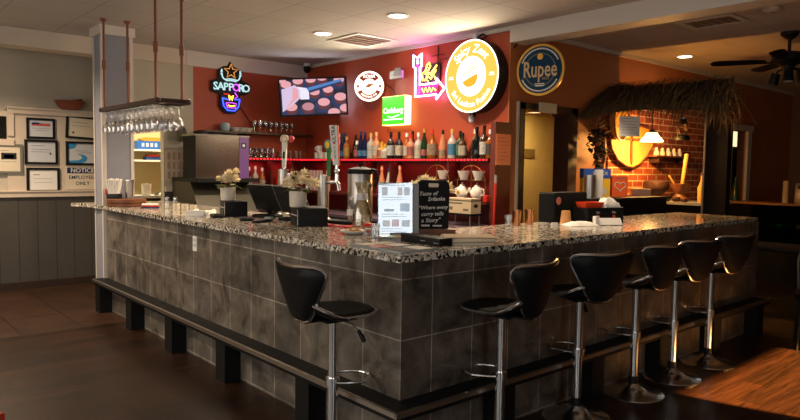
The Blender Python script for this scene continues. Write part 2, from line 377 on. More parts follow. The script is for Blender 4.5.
#@@LATER@@
# ------------------------------------------------------------------ the bar
bar = thing('bar_counter_base', 'slate tiled L shaped bar base with black foot ledge', 'bar', (0,0,0))
bx('tiled_side', MATS['tile_side'], (0, .0005, 0), (.12, 4.56, 1.035), bar)
bx('tiled_front', MATS['tile_front_shaded'], (.0005, 0, 0), (4.47, .12, 1.034), bar)
mb = MB().b2((.12, .12, .0), (.5, 4.52, 1.03)).b2((.5, .12, 0), (4.45, .55, 1.03))
mb.build('back_panel', 'blackmatte', bar, smooth=0)
led = MB().b2((-.125, -.12, .275), (0, 4.60, .327)).b2((0, -.12, .275), (4.50, 0, .327)).build('foot_ledge', 'black', bar, smooth=0)
ns = MB()
def nos(a, b, n):   # sloped metal nosing along the ledge edge
    a = Vector(a); b = Vector(b); n = Vector(n)
    q = [a+n*0+Vector((0,0,.055)), a+n*.012+Vector((0,0,.05)), a+n*.016+Vector((0,0,.028)), a+Vector((0,0,.028))]
    p = [b+n*0+Vector((0,0,.055)), b+n*.012+Vector((0,0,.05)), b+n*.016+Vector((0,0,.028)), b+Vector((0,0,.028))]
    A = [ns.v(x) for x in q]; B = [ns.v(x) for x in p]; ns._bridge(A, B); ns._f(A[::-1]); ns._f(B)
nos((-.125, -.136, .275), (-.125, 4.60, .275), (-1, 0, 0)); nos((-.14, -.12, .275), (4.50, -.12, .275), (0, -1, 0))
ns.build('nosing', 'nosing', led, smooth=0)['label'] = 'worn aluminium nosing on the foot ledge'
for y in (.72, 1.76, 2.68, 3.6, 4.5): bx('bracket', 'black', (-.12, y-.07, 0), (0, y+.07, .275), led)
for x in (.7, 1.62, 2.5, 3.4, 4.3): bx('bracket', 'black', (x-.07, -.115, 0), (x+.07, 0, .275), led)
pl = bx('outlet_plate', 'paper', (-.008, 2.39, .83), (0, 2.46, .945), bar); pl['label'] = 'white outlet plate on the tiled side'
for z in (.865, .905): bx('socket', 'lgrey', (-.0115, 2.405, z), (-.008, 2.445, z+.025), pl)
tp = MB(); hh = .035
for poly in ([(-.062,-.06),(4.56,.045),(4.59,.86),(.86,.86),(.86,4.555),(-.045,4.555)], [(-.045,4.555),(-.035,4.555),(-.035,5.2),(-.17,5.2),(-.075,4.95)],
             [(.29,4.555),(.86,4.555),(.86,5.2),(.29,5.2)], [(-.035,4.88),(.29,4.88),(.29,5.2),(-.035,5.2)]):
    tp.prism(poly, Matrix.Translation((0,0,T-hh)), hh)
tag(tp.build('granite_countertop', 'granite', smooth=0), 'speckled beige and black granite top along the whole bar', 'countertop')

# ------------------------------------------------------------------ bar stools
def stool_proto():
    st = thing('bar_stool', 'x', 'bar stool', group='black vinyl bar stools around the bar')
    MB().lathe([(.0,.0),(.2,.0),(.203,.006),(.198,.012),(.15,.02),(.09,.036),(.05,.058),(.038,.078),(.0,.08)], n=36).build('base', 'chrome', st)
    MB().cone((0,0,.072),(0,0,.125),.033,.031,20).build('collar', 'black', st)
    MB().cone((0,0,.10),(0,0,.40),.027,.027,20).cone((0,0,.40),(0,0,.74),.0245,.0245,20).build('pole', 'chrome', st)
    pts = [(.03,-.07,.405)]
    for i in range(15):
        a = math.radians(-78+156*i/14); pts.append((.075+.14*math.cos(a), .11*math.sin(a), .405))
    pts.append((.03,.07,.405))
    fr = MB().tube([(-.0,-.045,.405)]+pts+[(0,.045,.405)], .008, 8)
    fr.cone((0,0,.385),(0,0,.425),.036,.036,18)
    fr.build('footrest_ring', 'chrome', st)
    lv = MB().tube([(.03,-.02,.725),(.07,-.07,.70),(.085,-.10,.67)], .005, 8).build('height_lever', 'chrome', st)
    MB().tube([(.085,-.10,.675),(.095,-.12,.645),(.1,-.135,.62)], [.008,.013,.011], 10).build('lever_grip', 'black', lv)
    bx('seat_plate', 'blackmatte', (-.09,-.09,.728), (.09,.09,.742), st)
    # saddle seat
    def so(a): # outline
        c, s_ = math.cos(a), math.sin(a); x = .205*math.copysign(abs(c)**.6, c); y = .195*math.copysign(abs(s_)**.6, s_)*(1-.16*(x/.2)); return x, y
    def zs(x, y): return .772 + .25*max(0, x)**2 + 2.2*max(0, -x-.02)**2 - .012*(x > 0)*(x/.2)
    n = 40; sm = MB(); tops = []
    for k, dz in ((1, .0), (.93, .012), (.75, .012), (.45, .006), (.2, .004)):
        r = []
        for i in range(n):
            x, y = so(2*PI*i/n); r.append(sm.v((x*k, y*k, zs(x*k, y*k)+dz)))
        tops.append(r)
    c0 = sm.v((0,0,.782))
    for a, b in zip(tops, tops[1:]): sm._bridge(a, b)
    for i in range(n): sm._f([tops[-1][i], tops[-1][(i+1) % n], c0])
    bot = []
    for k, dz in ((.97,-.012),(.8,-.024),(.4,-.028)):
        r = []
        for i in range(n):
            x, y = so(2*PI*i/n); r.append(sm.v((x*k, y*k, zs(x*k, y*k)*.8+.155+dz*.95)))
        bot.append(r)
    sm._bridge(bot[0], tops[0]); sm._bridge(bot[1], bot[0]); sm._bridge(bot[2], bot[1]); sm._f(bot[2])
    se = sm.build('seat', 'vinyl', st, smooth=60)
    MB().tube([(so(2*PI*i/n)[0]*1.005, so(2*PI*i/n)[1]*1.005, zs(*so(2*PI*i/n))-.002) for i in range(n)], .0085, 6, True).build('seat_trim', 'chrome', se)
    # wing shaped backrest
    half = [(0,0),(.035,0),(.07,.012),(.105,.05),(.15,.12),(.19,.185),(.213,.225),(.219,.255),(.206,.274),(.175,.284),(.115,.284),(.055,.281),(0,.28)]
    out = half[:-1] + [(-x, y) for x, y in half[::-1]][:-1]
    # resample smooth
    def bend(s_, h, off):
        x = -.190 - .075*(h/.27) + 1.5*s_*s_
        nx = Vector((1, -3.0*s_, 0)).normalized()
        return Vector((x, s_, .742+h+.008*abs(s_)*(h/.27))) + nx*off
    bm_ = MB(); n = len(out); L = []
    for k, off in ((1,.0),(.92,.022),(.6,.03),(.25,.03)): L.append([bm_.v(bend(x*k, .15+(y-.15)*k, off)) for x, y in out])
    cf = bm_.v(bend(0,.15,.03)); L2 = []
    for k, off in ((.94,-.014),(.6,-.018),(.25,-.018)): L2.append([bm_.v(bend(x*k, .15+(y-.15)*k, off)) for x, y in out])
    cb = bm_.v(bend(0,.15,-.018))
    for a, b in zip(L, L[1:]): bm_._bridge(a, b)
    bm_._bridge(L2[0], L[0])
    for a, b in zip(L2, L2[1:]): bm_._bridge(b, a)
    for i in range(n):
        j = (i+1) % n; bm_._f([L[-1][i], L[-1][j], cf]); bm_._f([L2[-1][j], L2[-1][i], cb])
    ba = bm_.build('backrest', 'vinyl', st, smooth=60)
    MB().tube([bend(x*1.01, .15+(y-.15)*1.01, .003) for x, y in out], .0085, 6, True).build('back_trim', 'chrome', ba)
    MB().b2((-.19,-.05,.735), (-.08,.05,.745)).build('back_bracket', 'blackmatte', st, smooth=0)
    return st
sp_ = stool_proto()
stools = [(-.222, .272, -2, 'black bar stool standing alone by the long left side of the bar'),
 (0.533, -.20, 98, 'nearest black bar stool of the right hand row, seat turned left'),
 (1.25, -.20, 72, 'second black bar stool from the bar corner along the front'),
 (1.91, -.20, 84, 'third black bar stool from the bar corner, middle of the front row'),
 (2.45, -.20, 78, 'fourth black bar stool from the bar corner, half hidden behind its neighbours'),
 (3.03, -.20, 78, 'last black bar stool of the row, next to the far end of the bar')]
for i, (x, y, a, lb) in enumerate(stools):
    if i == 0: sp_.location = (x, y, 0); sp_.rotation_euler.z = math.radians(a); sp_['label'] = lb
    else: dup(sp_, (x, y, 0), math.radians(a), lb)
# ------------------------------------------------------------------ things on the bar, far end first
t = thing('serving_board', 'thick round brown wooden board in front of the column', 'tray', (.135, 4.37, T))
MB().lathe([(0,0),(.178,0),(.184,.006),(.184,.032),(.178,.036),(0,.036)], n=40).build('board', 'wood2', t)
MB().lathe([(0,.0365),(.18,.0365),(.187,.042),(.187,.070),(.18,.075),(0,.075)], n=40).build('upper_board', 'wood2', t)
t = thing('napkin_caddy', 'black caddy of white paper napkins on the round brown board', 'caddy', (.035, 4.43, T+.0755), math.radians(-38))
MB().rbox((0,0,.025), (.13,.085,.05), .01).build('holder', 'black', t)
mb = MB()
for i in range(8): mb.box((-.053+.015*i, 0, .12), (.010, .07, .145+.01*(i % 3)), rot=Matrix.Rotation(math.radians((i-3.5)*2.6), 3, 'Y'))
mb.build('napkins', 'paper', t, smooth=0)
MB().box((-.07, -.01, .065), (.014, .05, .06)).build('red_tag', 'redplastic', t)['label'] = 'red tag on the side of the caddy'
t = thing('steel_shaker', 'stainless steel shaker beside the napkin caddy on the round board', 'shaker', (.18, 4.43, T+.0755))
MB().lathe([(0,0),(.036,0),(.048,.185),(.046,.185),(.034,.005),(0,.005)], n=24).build('cup', 'steel', t)
MB().lathe([(.0475,.181),(.0495,.181),(.0495,.189),(.0475,.189)], n=24).build('rim', 'chrome', t)
k = 0
for (dz, m, lb) in ((0, 'navy', 'blue printed leaflet, lowest of the small stack on the bar'), (.014, 'redplastic', 'red printed leaflet in the middle of the small stack'), (.028, 'paper', 'white leaflet on top of the small stack on the bar')):
    mb = MB().rbox((0,0,.0065), (.16-.006*k,.105,.013), .004, n=2)
    tag(mb.build('leaflet', m, None, (.235, 4.0, T+dz), -.5+.12*k), lb, 'leaflet', 'leaflets stacked on the bar'); k += 1
def shaker(x, y, lb, m):
    t = thing('salt_shaker', lb, 'shaker', (x, y, T), 0, 'glass shakers on the bar')
    MB().lathe([(0,0),(.024,0),(.027,.01),(.024,.06),(.021,.095),(0,.095)], n=14).build('jar', 'glass', t)
    MB().lathe([(0,.004),(.019,.004),(.018,.05),(0,.05)], n=12).build('contents', m, t)
    MB().lathe([(0,.114),(.012,.112),(.022,.102),(.022,.093),(0,.093)], n=14).build('lid', 'chrome', t)
shaker(.345, 3.86, 'glass salt shaker nearest the small leaflet stack', 'paper'); shaker(.42, 3.84, 'glass pepper shaker standing behind the salt shaker', 'dleaf')
for i, (x, y) in enumerate(((.33, 3.60), (.355, 3.46), (.38, 3.33))):
    t = thing('votive_cup', ['cream votive cup, farthest of three by the shakers', 'cream votive cup, middle one of three by the shakers', 'cream votive cup, nearest of three by the shakers'][i], 'cup', (x, y, T), 0, 'cream votive cups on the bar')
    MB().lathe([(0,0),(.028,0),(.031,.06),(.027,.06),(.025,.008),(0,.008)], n=16).build('cup', 'cream2', t)
    MB().cone((0,0,.008), (0,0,.04), .02, .02, 12).build('wax', 'paper', t)
t = thing('receipt_tray', 'long white plastic tray near the first flower pot', 'tray', (.30, 2.98, T), math.radians(55))
MB().rbox((0,0,.008), (.56,.16,.016), .02).build('base', 'paper', t)
MB().b2((-.22,-.078,.016), (.22,-.066,.032)).b2((-.22,.066,.016), (.22,.078,.032)).b2((-.275,-.075,.016), (-.24,.075,.05)).build('edge', 'paper', t)
MB().box((0,0,.018), (.38,.10,.004)).build('receipt', 'cream2', t)
t = thing('card_reader', 'flat black card reader in front of the first flower pot', 'card reader', (.27, 2.62, T), math.radians(72))
MB().rbox((0,0,.012), (.19,.09,.024), .012).build('body', 'black', t)
MB().b2((.02,-.032,.024), (.085,.032,.026)).build('display', 'grey', t)
mb = MB()
for i in range(4):
    for j in range(3): mb.box((-.075+.022*i, -.024+.024*j, .026), (.015,.016,.004))
mb.build('keypad', 'blackmatte', t)
# black till stands and screens
def till_stand(x, y, rz, w, d, h, lb):
    t = thing('printer_stand', lb, 'receipt printer', (x, y, T), rz)
    MB().rbox((0,0,h/2), (w,d,h), .012).build('case', 'black', t)
    MB().b2((-w/2-.002,-d/2+.03,h*.55), (-w/2+.002,d/2-.03,h*.6)).build('paper_slot', 'lgrey', t)
    MB().b2((-w/2-.003,-d/2+.005,.01), (-w/2,-d/2+.012,h-.01)).build('edge_strip', 'steel', t)
    return t
till_stand(.46, 2.70, -.25, .19, .22, .128, 'black receipt printer under the farther flower pot')
till_stand(.50, 1.60, -.35, .22, .26, .132, 'black receipt printer under the nearer flower pot')
def till_screen(x, y, rz, lb, lean):
    t = thing('till_screen', lb, 'screen', (x, y, T), rz, 'black till screens on the bar')
    MB().rbox((0.03,0,.012), (.2,.2,.024), .03).build('foot', 'blackmatte', t)
    R_ = Matrix.Rotation(math.radians(lean), 3, 'Y')
    mb = MB(); mb.box((.04,0,.09), (.03,.07,.16), rot=R_); mb.build('neck', 'black', t)
    mb = MB(); mb.box((0,0,.165), (.022,.33,.235), rot=R_); mb.build('panel', 'black', t)
    n_ = R_ @ Vector((1,0,0))
    mb = MB(); mb.box(Vector((0,0,.165))+n_*.0125, (.003,.30,.205), rot=R_); mb.build('display', mat('dark_screen', '#08090b', .12), t)
    mb = MB(); mb.box(Vector((0,0,.165))+R_ @ Vector((0,-.167,0)), (.024,.006,.235), rot=R_); mb.build('side_trim', 'steeld', t)
    mb = MB()
    for q in (-.05, 0, .05): mb.box(Vector((0,0,.165))+R_ @ Vector((0,-.171,q)), (.012,.003,.02), rot=R_)
    mb.build('ports', 'lgrey', t)
till_screen(.60, 2.42, math.radians(8), 'farther black till screen, between the two flower pots', -26)
till_screen(.62, 2.03, math.radians(8), 'nearer black till screen beside the nearer flower pot', -26)
t = thing('card_terminal', 'dark card terminal lying between the two black screens', 'card reader', (.33, 2.22, T), math.radians(60))
MB().rbox((0,0,.011), (.20,.10,.022), .02).build('body', 'blackmatte', t)
MB().b2((-.08,-.035,.022), (0,.035,.024)).build('display', mat('slate_display', '#2b313b', .2), t)
t = thing('barcode_scanner', 'small black handheld reader with grey end near the nearer pot', 'scanner', (.33, 1.98, T), math.radians(30))
MB().rbox((0,0,.01), (.22,.05,.02), .015).build('body', 'black', t); MB().rbox((.10,0,.026), (.05,.06,.018), .01).build('head', 'grey', t)
# potted flowers
def petals(mb, c, r, n, rnd, up=1.0):
    for i in range(n):
        a = rnd.uniform(0, 2*PI); e = math.asin(rnd.uniform(-.35, 1)); d = Vector((math.cos(a)*math.cos(e), math.sin(a)*math.cos(e), math.sin(e)*up)).normalized()
        tn = d.cross(Vector((0,0,1)) if abs(d.z) < .95 else Vector((1,0,0))).normalized(); b = d.cross(tn)
        L = r*rnd.uniform(.85, 1.1); wd = r*.24; base = Vector(c)+d*r*.15
        q = [base, base+d*L*.55+tn*wd+b*wd*.3, base+d*L+b*wd*.25, base+d*L*.55-tn*wd+b*wd*.3]
        mb._f([mb.v(p) for p in q])
    mb.ball(c, r*.4, 8, 6)
def leafs(mb, c, n, L, rnd, zlo=-.2, zhi=.6, off=0):
    for i in range(n):
        a = rnd.uniform(0, 2*PI); d = Vector((math.cos(a), math.sin(a), rnd.uniform(zlo, zhi))).normalized()
        tn = d.cross(Vector((0,0,1))).normalized(); p = Vector(c)+Vector((math.cos(a), math.sin(a), 0))*off; l = L*rnd.uniform(.7, 1.2); w_ = l*.28; dr = Vector((0,0,-.15*l))
        q = [p, p+d*l*.35+tn*w_, p+d*l*.75+tn*w_*.7+dr*.5, p+d*l+dr, p+d*l*.75-tn*w_*.7+dr*.5, p+d*l*.35-tn*w_]
        mb._f([mb.v(x) for x in q])
def flower_pot(x, y, z, s, lb, seed, blooms, pot=True):
    rnd = random.Random(seed)
    t = thing('flower_pot', lb, 'flowers', (x, y, z))
    if pot:
        MB().lathe([(0,0),(.052*s,0),(.06*s,.008*s),(.064*s,.112*s),(.06*s,.115*s),(.056*s,.10*s),(0,.10*s)], n=28).build('pot', 'potm', t)
    for i, (bx_, by_, bz_, r) in enumerate(blooms):
        mb = MB(); petals(mb, (bx_*s, by_*s, bz_*s), r*s, 90, rnd); mb.build('blossom', 'petal', t, smooth=0)
    mb = MB(); leafs(mb, (0,0,.128*s), 18, .085*s, rnd, -.3, .35, .045*s); mb.build('leaves', 'leaf', t, smooth=0)
    mb = MB()
    for i in range(5):
        a = rnd.uniform(0, 2*PI); q = Vector((math.cos(a)*.06*s, math.sin(a)*.06*s, rnd.uniform(.2, .27)*s))
        mb.tube([(0,0,.1*s), q*.6+Vector((0,0,.05*s)), q], .0018*s, 5); petals(mb, q, .022*s, 20, rnd)
    mb.build('dried_stems', 'dried', t, smooth=0)
    return t
flower_pot(.42, 2.72, T+.128, 1.0, 'white pot of cream flowers on the farther black printer', 3, [(-.025,-.005,.172,.055),(.035,-.055,.178,.05),(-.005,-.03,.222,.045),(.045,-.06,.245,.032),(-.065,.03,.178,.032)])
flower_pot(.43, 1.64, T+.132, 1.0, 'white pot of cream flowers on the nearer black printer', 8, [(-.055,.02,.165,.06),(.0,-.05,.185,.055),(.075,-.08,.165,.055),(.03,-.04,.24,.04),(-.03,.0,.225,.04)])
# draft beer towers
def tap_tower(x, y, lb, h):
    t = thing('beer_tower', lb, 'beer tap', (x, y, T))
    MB().lathe([(0,0),(.058,0),(.058,.012),(.046,.02),(.044,h-.02),(.045,h),(0,h)], n=28).build('column', 'steel', t)
    return t
t = tap_tower(.85, 1.93, 'steel beer tower with green and white tap handles', .36)
h0 = Vector((.02,-.03,.49))
fa = MB().tube([(0,-.03,.30),(.01,-.09,.305),(.03,-.14,.31),(.035,-.16,.28),(.035,-.165,.24)], .016, 10).cone((.03,-.14,.31),(.03,-.14,.45),.018,.013).ball((.03,-.14,.39),.024,10,8).build('faucet', 'chrome', t)
MB().tube([(-.02,0,.30),(-.09,.03,.31),(-.12,.05,.28),(-.12,.05,.24)], .013, 10).build('faucet', 'chrome', t)
hd = MB().prism([(-.009,-.09),(.009,-.09),(.017,.13),(-.017,.13)], FX(.03,-.03,.44) @ Matrix.Translation((0,0,-.01)), .02).build('tap_handle', 'green', t, smooth=0)
hd['label'] = 'green tap handle with an oval yellow emblem'
fo = frame((.02,-.03,.60), (.62,-.78,0), (0,0,1))
MB().prism(circ(1, 24, sx=.028, sy=.042), fo, .018).build('emblem', 'teal', hd)
MB().prism(circ(1, 24, sx=.017, sy=.028), fo @ Matrix.Translation((0,0,.018)), .003).build('emblem_center', 'yellow', hd)
fo = frame((.03,-.14,.44), (.62,-.78,0), (-.05,.06,1))
wh = MB().prism([(-.022,0),(.022,0),(.032,.31),(-.032,.31)], fo, .03).build('tap_handle', 'paper', t, smooth=0)
wh['label'] = 'tall white tap handle with black vertical lettering and red edge'
MB().prism([(.022,0),(.0225+.004,0),(.036,.31),(.032,.31)], fo, .03).build('red_edge', 'redplastic', wh, smooth=0)
fo2 = fo @ Matrix.Translation((0,.205,.031)) @ Matrix.Rotation(PI/2, 4, 'Z')
MB().text('ULTRA', .042, fo2 @ Matrix.Translation((.035,0,0))).build('lettering', 'ink', wh, smooth=0)
MB().text('MICHELOB', .02, fo2 @ Matrix.Translation((-.105,0,0))).build('lettering', 'grey', wh, smooth=0)
MB().prism(circ(.009, 10), fo2 @ Matrix.Translation((-.035,0,0)), .001).build('red_mark', 'redplastic', wh, smooth=0)
t = tap_tower(.86, 2.56, 'steel beer tower behind the nearer flower pot with white round topped handle', .40)
MB().tube([(0,-.03,.35),(0,-.08,.36),(.01,-.10,.33)], .012, 8).cone((0,-.02,.38),(0,-.02,.43),.014,.011).build('faucet', 'chrome', t)
fo = frame((.0,-.02,.41), (.62,-.78,0), (.03,0,1))
wh = MB().prism([(-.014,0),(.014,0),(.022,.22),(-.022,.22)], fo, .025).build('tap_handle', 'paper', t, smooth=0)
MB().prism(circ(.036, 24), fo @ Matrix.Translation((0,.25,-.002)), .03).build('round_top', 'ceramic', wh)
MB().ring(fo @ Matrix.Translation((0,.25,.028)), .022, .03, .003, 24).build('ring_mark', 'gold', wh)
MB().prism(circ(.03, 20), fo @ Matrix.Translation((.045,.25,-.02)), .025).build('red_knob', 'redplastic', wh)
MB().prism([(-.008,.08),(.008,.08),(.009,.14),(-.009,.14)], fo @ Matrix.Translation((0,0,.026)), .002).build('mark', 'ink', wh, smooth=0)
t = thing('coffee_urn', 'brushed steel urn with black lid behind the glass carafe', 'urn', (.935, 1.56, T))
MB().lathe([(0,0),(.09,0),(.095,.02),(.095,.385),(.09,.40),(0,.40)], n=36).build('body', 'steel', t)
MB().lathe([(.097,.375),(.10,.385),(.095,.41),(.05,.425),(0,.43)], n=36).build('lid', 'black', t)
MB().cone((0,0,.425),(0,0,.455),.012,.016).build('lid_knob', 'black', t)
MB().tube([(.05,-.07,.41),(.075,-.10,.40),(.08,-.11,.33),(.07,-.09,.28)], .013, 8).build('handle', 'black', t)
t = thing('bar_mat', 'bright red bar mat on the granite below the beer tower', 'mat', (.66, 1.58, T), math.radians(5))
MB().rbox((0,0,.006), (.22,.62,.012), .02).build('mat', 'redplastic', t)
tag(MB().rbox((0,0,.011), (.14,.30,.022), .02).build('cocktail_tray', 'blackmatte', None, (.70, 1.50, T+.012), math.radians(12)), 'shallow black tray lying on the red bar mat', 'tray')
tag(MB().rbox((0,0,.008), (.12,.10,.016), .008).build('folded_towel', 'lgrey', None, (.70, 1.80, T+.012), .3), 'folded white towel on the red mat by the beer tower', 'towel')
t = thing('water_bottle', 'small clear plastic water bottle left of the glass carafe', 'bottle', (.715, 1.375, T+.0335))
MB().lathe([(0,0),(.03,0),(.032,.01),(.032,.10),(.03,.115),(.013,.15),(.013,.165),(0,.165)], n=20).build('body', 'plastic', t)
MB().lathe([(.0326,.045),(.0326,.09)], n=20).build('label', 'paper', t)
MB().cone((0,0,.158),(0,0,.175),.015,.015,14).build('cap', 'paper', t)
t = thing('glass_carafe', 'tall glass carafe with rainbow sheen standing before the steel urn', 'carafe', (.655, 1.17, T)); t.scale = (1.18,)*3
MB().lathe([(0,.0),(.05,.0),(.058,.015),(.056,.09),(.034,.17),(.028,.21),(.045,.275),(.043,.275),(.025,.21),(.031,.17),(.052,.09),(.053,.02),(0,.012)], n=32).build('body', MATS['iridescent_glass'], t)
MB().lathe([(.0345,.17),(.0295,.205),(.0295,.21),(.035,.17)], n=32).build('neck_print', 'lgrey', t)
t = thing('snack_dish', 'small white dish of mixed seeds near the bar corner', 'dish', (.38, .90, T))
MB().lathe([(0,0),(.04,0),(.085,.018),(.09,.026),(.086,.027),(.04,.008),(0,.008)], n=28).build('dish', 'ceramic', t)
mb = MB(); rr = random.Random(4)
for i in range(70):
    a = rr.uniform(0, 2*PI); r = .06*math.sqrt(rr.random()); mb.ball((r*math.cos(a), r*math.sin(a), .016+.03*(1-r/.06)*rr.random()), (.007,.006,.005), 6, 4)
o = mb.build('seeds', 'wicker', t); o['kind'] = 'stuff'
t = thing('red_tealight', 'red lidded tealight beside the menu stand', 'candle', (.575, .99, T))
MB().lathe([(0,0),(.032,0),(.036,.03),(.03,.034),(0,.034)], n=20).build('glass_cup', 'glass', t)
MB().lathe([(0,.036),(.034,.036),(.036,.045),(.028,.055),(0,.057)], n=20).build('lid', 'redplastic', t)
t = thing('coaster_box', 'clear little box of printed coasters beside the seed dish', 'coasters', (.46, .82, T), math.radians(-40))
MB().rbox((0,0,.022), (.10,.07,.044), .006).build('box', 'plastic', t)
MB().box((0,-.0,.02), (.085,.055,.034)).build('coasters', 'paper', t, smooth=0)
MB().prism(circ(.014, 16), frame((-.02,-.0356,.024), (1,0,0), (0,0,1)), .001).build('print', 'pink', t); MB().prism([(-.02,-.008),(.02,-.008),(.02,.008),(-.02,.008)], frame((.02,-.0356,.02), (1,0,0), (0,0,1)), .001).build('print', 'navy', t)
tag(MB().lathe([(0,.0),(.024,0),(.029,.085),(.0275,.085),(.023,.006),(0,.006)], n=18).build('shot_glass', 'glass', None, (.36, .66, T)), 'little clear tumbler left of the menu stand', 'glass')
# menu stand
ang = math.radians(-32)
t = thing('menu_stand', 'upright white menu with food pictures in a clear stand', 'menu', (.52, .66, T), ang); TL = Matrix.Rotation(math.radians(-5), 4, 'X')
def MBT():
    m = MB(); m.X = TL; return m
MBT().b2((-.105,-.012,.02), (.105,-.004,.33)).build('menu_sheet', mat('glossy_white', '#e9edf2', .12), t, smooth=0)
MBT().b2((-.108,-.016,.0), (.108,-.0125,.335)).b2((-.108,-.05,0), (.108,.06,.004)).build('acrylic_holder', 'plastic', t, smooth=0)
MBT().b2((-.105,.0,.01), (.15,.012,.33)).build('back_board', 'grey', t, smooth=0)
pm = [('greytxt', -.085,.255,.035,.05),('tan', .015,.255,.03,.05),('greytxt', .055,.255,.035,.05),('sky', .03,.155,.06,.05),('ink', -.07,.155,.06,.015),('tan', -.08,.06,.045,.04),('pink', -.022,.06,.045,.045),('greytxt', .04,.06,.05,.04)]
for k, (m_, x, z, w_, h_) in enumerate(pm): MBT().b2((x,-.0127,z), (x+w_,-.012,z+h_)).build('picture', m_, t, smooth=0)
mb = MBT()
for z in (.315,.24,.225,.135,.12,.045,.03): mb.b2((-.09+.01*RND.random(),-.0125,z), (.03+.05*RND.random(),-.012,z+.004))
mb.build('text_lines', 'greytxt', t, smooth=0)
# chalkboard
t = thing('chalkboard_sign', 'black chalkboard with handwritten slogan on a wooden foot', 'sign', (.84, .66, T), math.radians(-36))
MB().b2((-.125,-.085,0), (.14,.06,.034)).build('wooden_foot', 'wood2', t)['label'] = 'orange brown wooden foot'
top = [(-.1,.02),(.1,.02),(.102,.31)]+[(.102*math.cos(a)**.7, .31+.045*math.sin(a)) for a in [PI/2*i/8 for i in range(1,8)]]
top = [(-.1,.02),(.1,.02),(.102,.305),(.095,.33),(.075,.345),(-.075,.345),(-.095,.33),(-.102,.305)]
F0 = frame((0,0,0), (1,0,0), (0,-.05,1))
brd = MB().prism(top, F0, .012).build('board', 'blackmatte', t, smooth=0)
MB().prism([(x*1.06, .18+(y-.18)*1.03) for x, y in top], F0 @ Matrix.Translation((0,0,-.006)), .006).build('rear_board', 'black', t, smooth=0)
MB().prism([(-.03,.305),(.03,.305),(.034,.318),(.03,.33),(-.03,.33),(-.034,.318)], F0 @ Matrix.Translation((0,0,.0122)), .0012).build('handle_slot', 'cream2', brd, smooth=0)
wr = MB()
for s_, x, y, sz in (('Taste of',-.035,.262,.034),('Srilanka',.02,.228,.034),('"Where every',.0,.172,.031),('curry tells',-.005,.130,.034),('a Story"',-.015,.088,.036)):
    wr.text(s_, sz*1.06, F0 @ Matrix.Translation((x,y,.0122)) @ Matrix.Rotation(.04, 4, 'Z'), .0006, .25)
wr.build('chalk_writing', 'chalk', brd, smooth=0)
MB().prism([(-.075,.048),(-.02,.048),(-.02,.060),(-.075,.060)], F0 @ Matrix.Translation((0,0,.0122)), .0006).prism([(.0,.048),(.06,.048),(.06,.058),(.0,.058)], F0 @ Matrix.Translation((0,0,.0122)), .0006).build('maker_mark', 'chalk', brd, smooth=0)
t = thing('menu_cover', 'long black closed menu cover lying before the chalkboard', 'menu', (.435, .29, T), math.radians(-2))
MB().rbox((0,0,.02), (.10,.34,.04), .006).build('cover', 'black', t); MB().b2((-.052,-.05,.016), (-.049,-.01,.02)).build('stamp', 'grey', t, smooth=0); MB().b2((-.052,-.16,.012), (-.049,-.12,.016)).build('stamp', 'grey', t, smooth=0)
t = thing('placemat', 'clear covered picture menu lying flat at the bar corner', 'placemat', (.135, .225, T), 0)
MB().rbox((0,0,.0045), (.27,.43,.009), .006).build('sheet', mat('laminated_grey', '#8e938f', .1), t)
for k, (m_, x, y, w_, l_) in enumerate((('pink',-.12,-.02,.10,.10),('paper',0,-.02,.11,.10),('wood2',-.12,.10,.10,.09),('cream2',0,.10,.11,.09),('brownclay',-.11,-.19,.1,.13),('paper',.01,-.19,.10,.13))):
    MB().b2((x,y,.009), (x+w_,y+l_,.0098)).build('picture', m_, t, smooth=0)
for i in range(5):
    r = math.radians(58+5*(i % 3)-3*i)
    tag(MB().rbox((0,0,.004), (.20,.30,.008), .003, n=1).build('paper_menu', ['cream2','tan','cream2','cream2','tan'][i], None, (.62+.006*i, .17-.004*i, T+.0081*i), r),
        ['bottom menu of the beige pile beside the black cover', 'beige menu second from the bottom of the pile', 'cream menu in the middle of the beige pile', 'cream menu second from the top of the pile', 'top menu of the beige pile near the bar corner'][i], 'menu', 'beige paper menus piled on the bar')
# right arm
for i, (x, y, lb) in enumerate(((1.83, .76, 'copper cup on the left of the pair, behind the bar front'), (1.99, .765, 'copper cup on the right of the pair near the black box'))):
    t = thing('copper_cup', lb, 'cup', (x, y, T), 0, 'copper cups on the bar')
    MB().lathe([(0,0),(.03,0),(.037,.115),(.0345,.115),(.028,.005),(0,.005)], n=24).build('cup', 'copper', t); MB().lathe([(.0345,.113),(.039,.113),(.039,.119),(.0345,.119)], n=24).build('rim', 'copper', t)
tag(MB().lathe([(0,.0),(.024,0),(.029,.085),(.0275,.085),(.023,.006),(0,.006)], n=18).build('shot_glass', 'glass', None, (1.71, .745, T)), 'little clear tumbler just left of the copper cups', 'glass')
for i, (x, y) in enumerate(((2.03, .66), (2.09, .60))):
    t = thing('tealight', ['white tealight nearer the copper cups', 'white tealight nearer the paper cup'][i], 'candle', (x, y, T), 0, 'white tealights on the bar')
    MB().lathe([(0,0),(.024,0),(.025,.02),(.022,.02),(.022,.015),(0,.014)], n=16).build('cup', 'paper', t); MB().cone((0,0,.014),(0,0,.022),.002,.001,6).build('wick', 'ink', t)
t = thing('till_box', 'large black cash box with round pink sticker on the bar', 'box', (2.46, .785, T), 0)
MB().rbox((0,0,.12), (.46,.16,.235), .012).build('case', 'blackmatte', t); MB().b2((-.22,-.07,.2375), (.22,.07,.2435)).build('lid', 'black', t)
MB().prism(circ(.032, 24), FY(-.175,-.081,.18), .001).build('sticker', mat('salmon_sticker', '#d98872', .6), t)
t = thing('paper_cup', 'small upturned tan paper cup before the black cash box', 'cup', (2.28, .63, T))
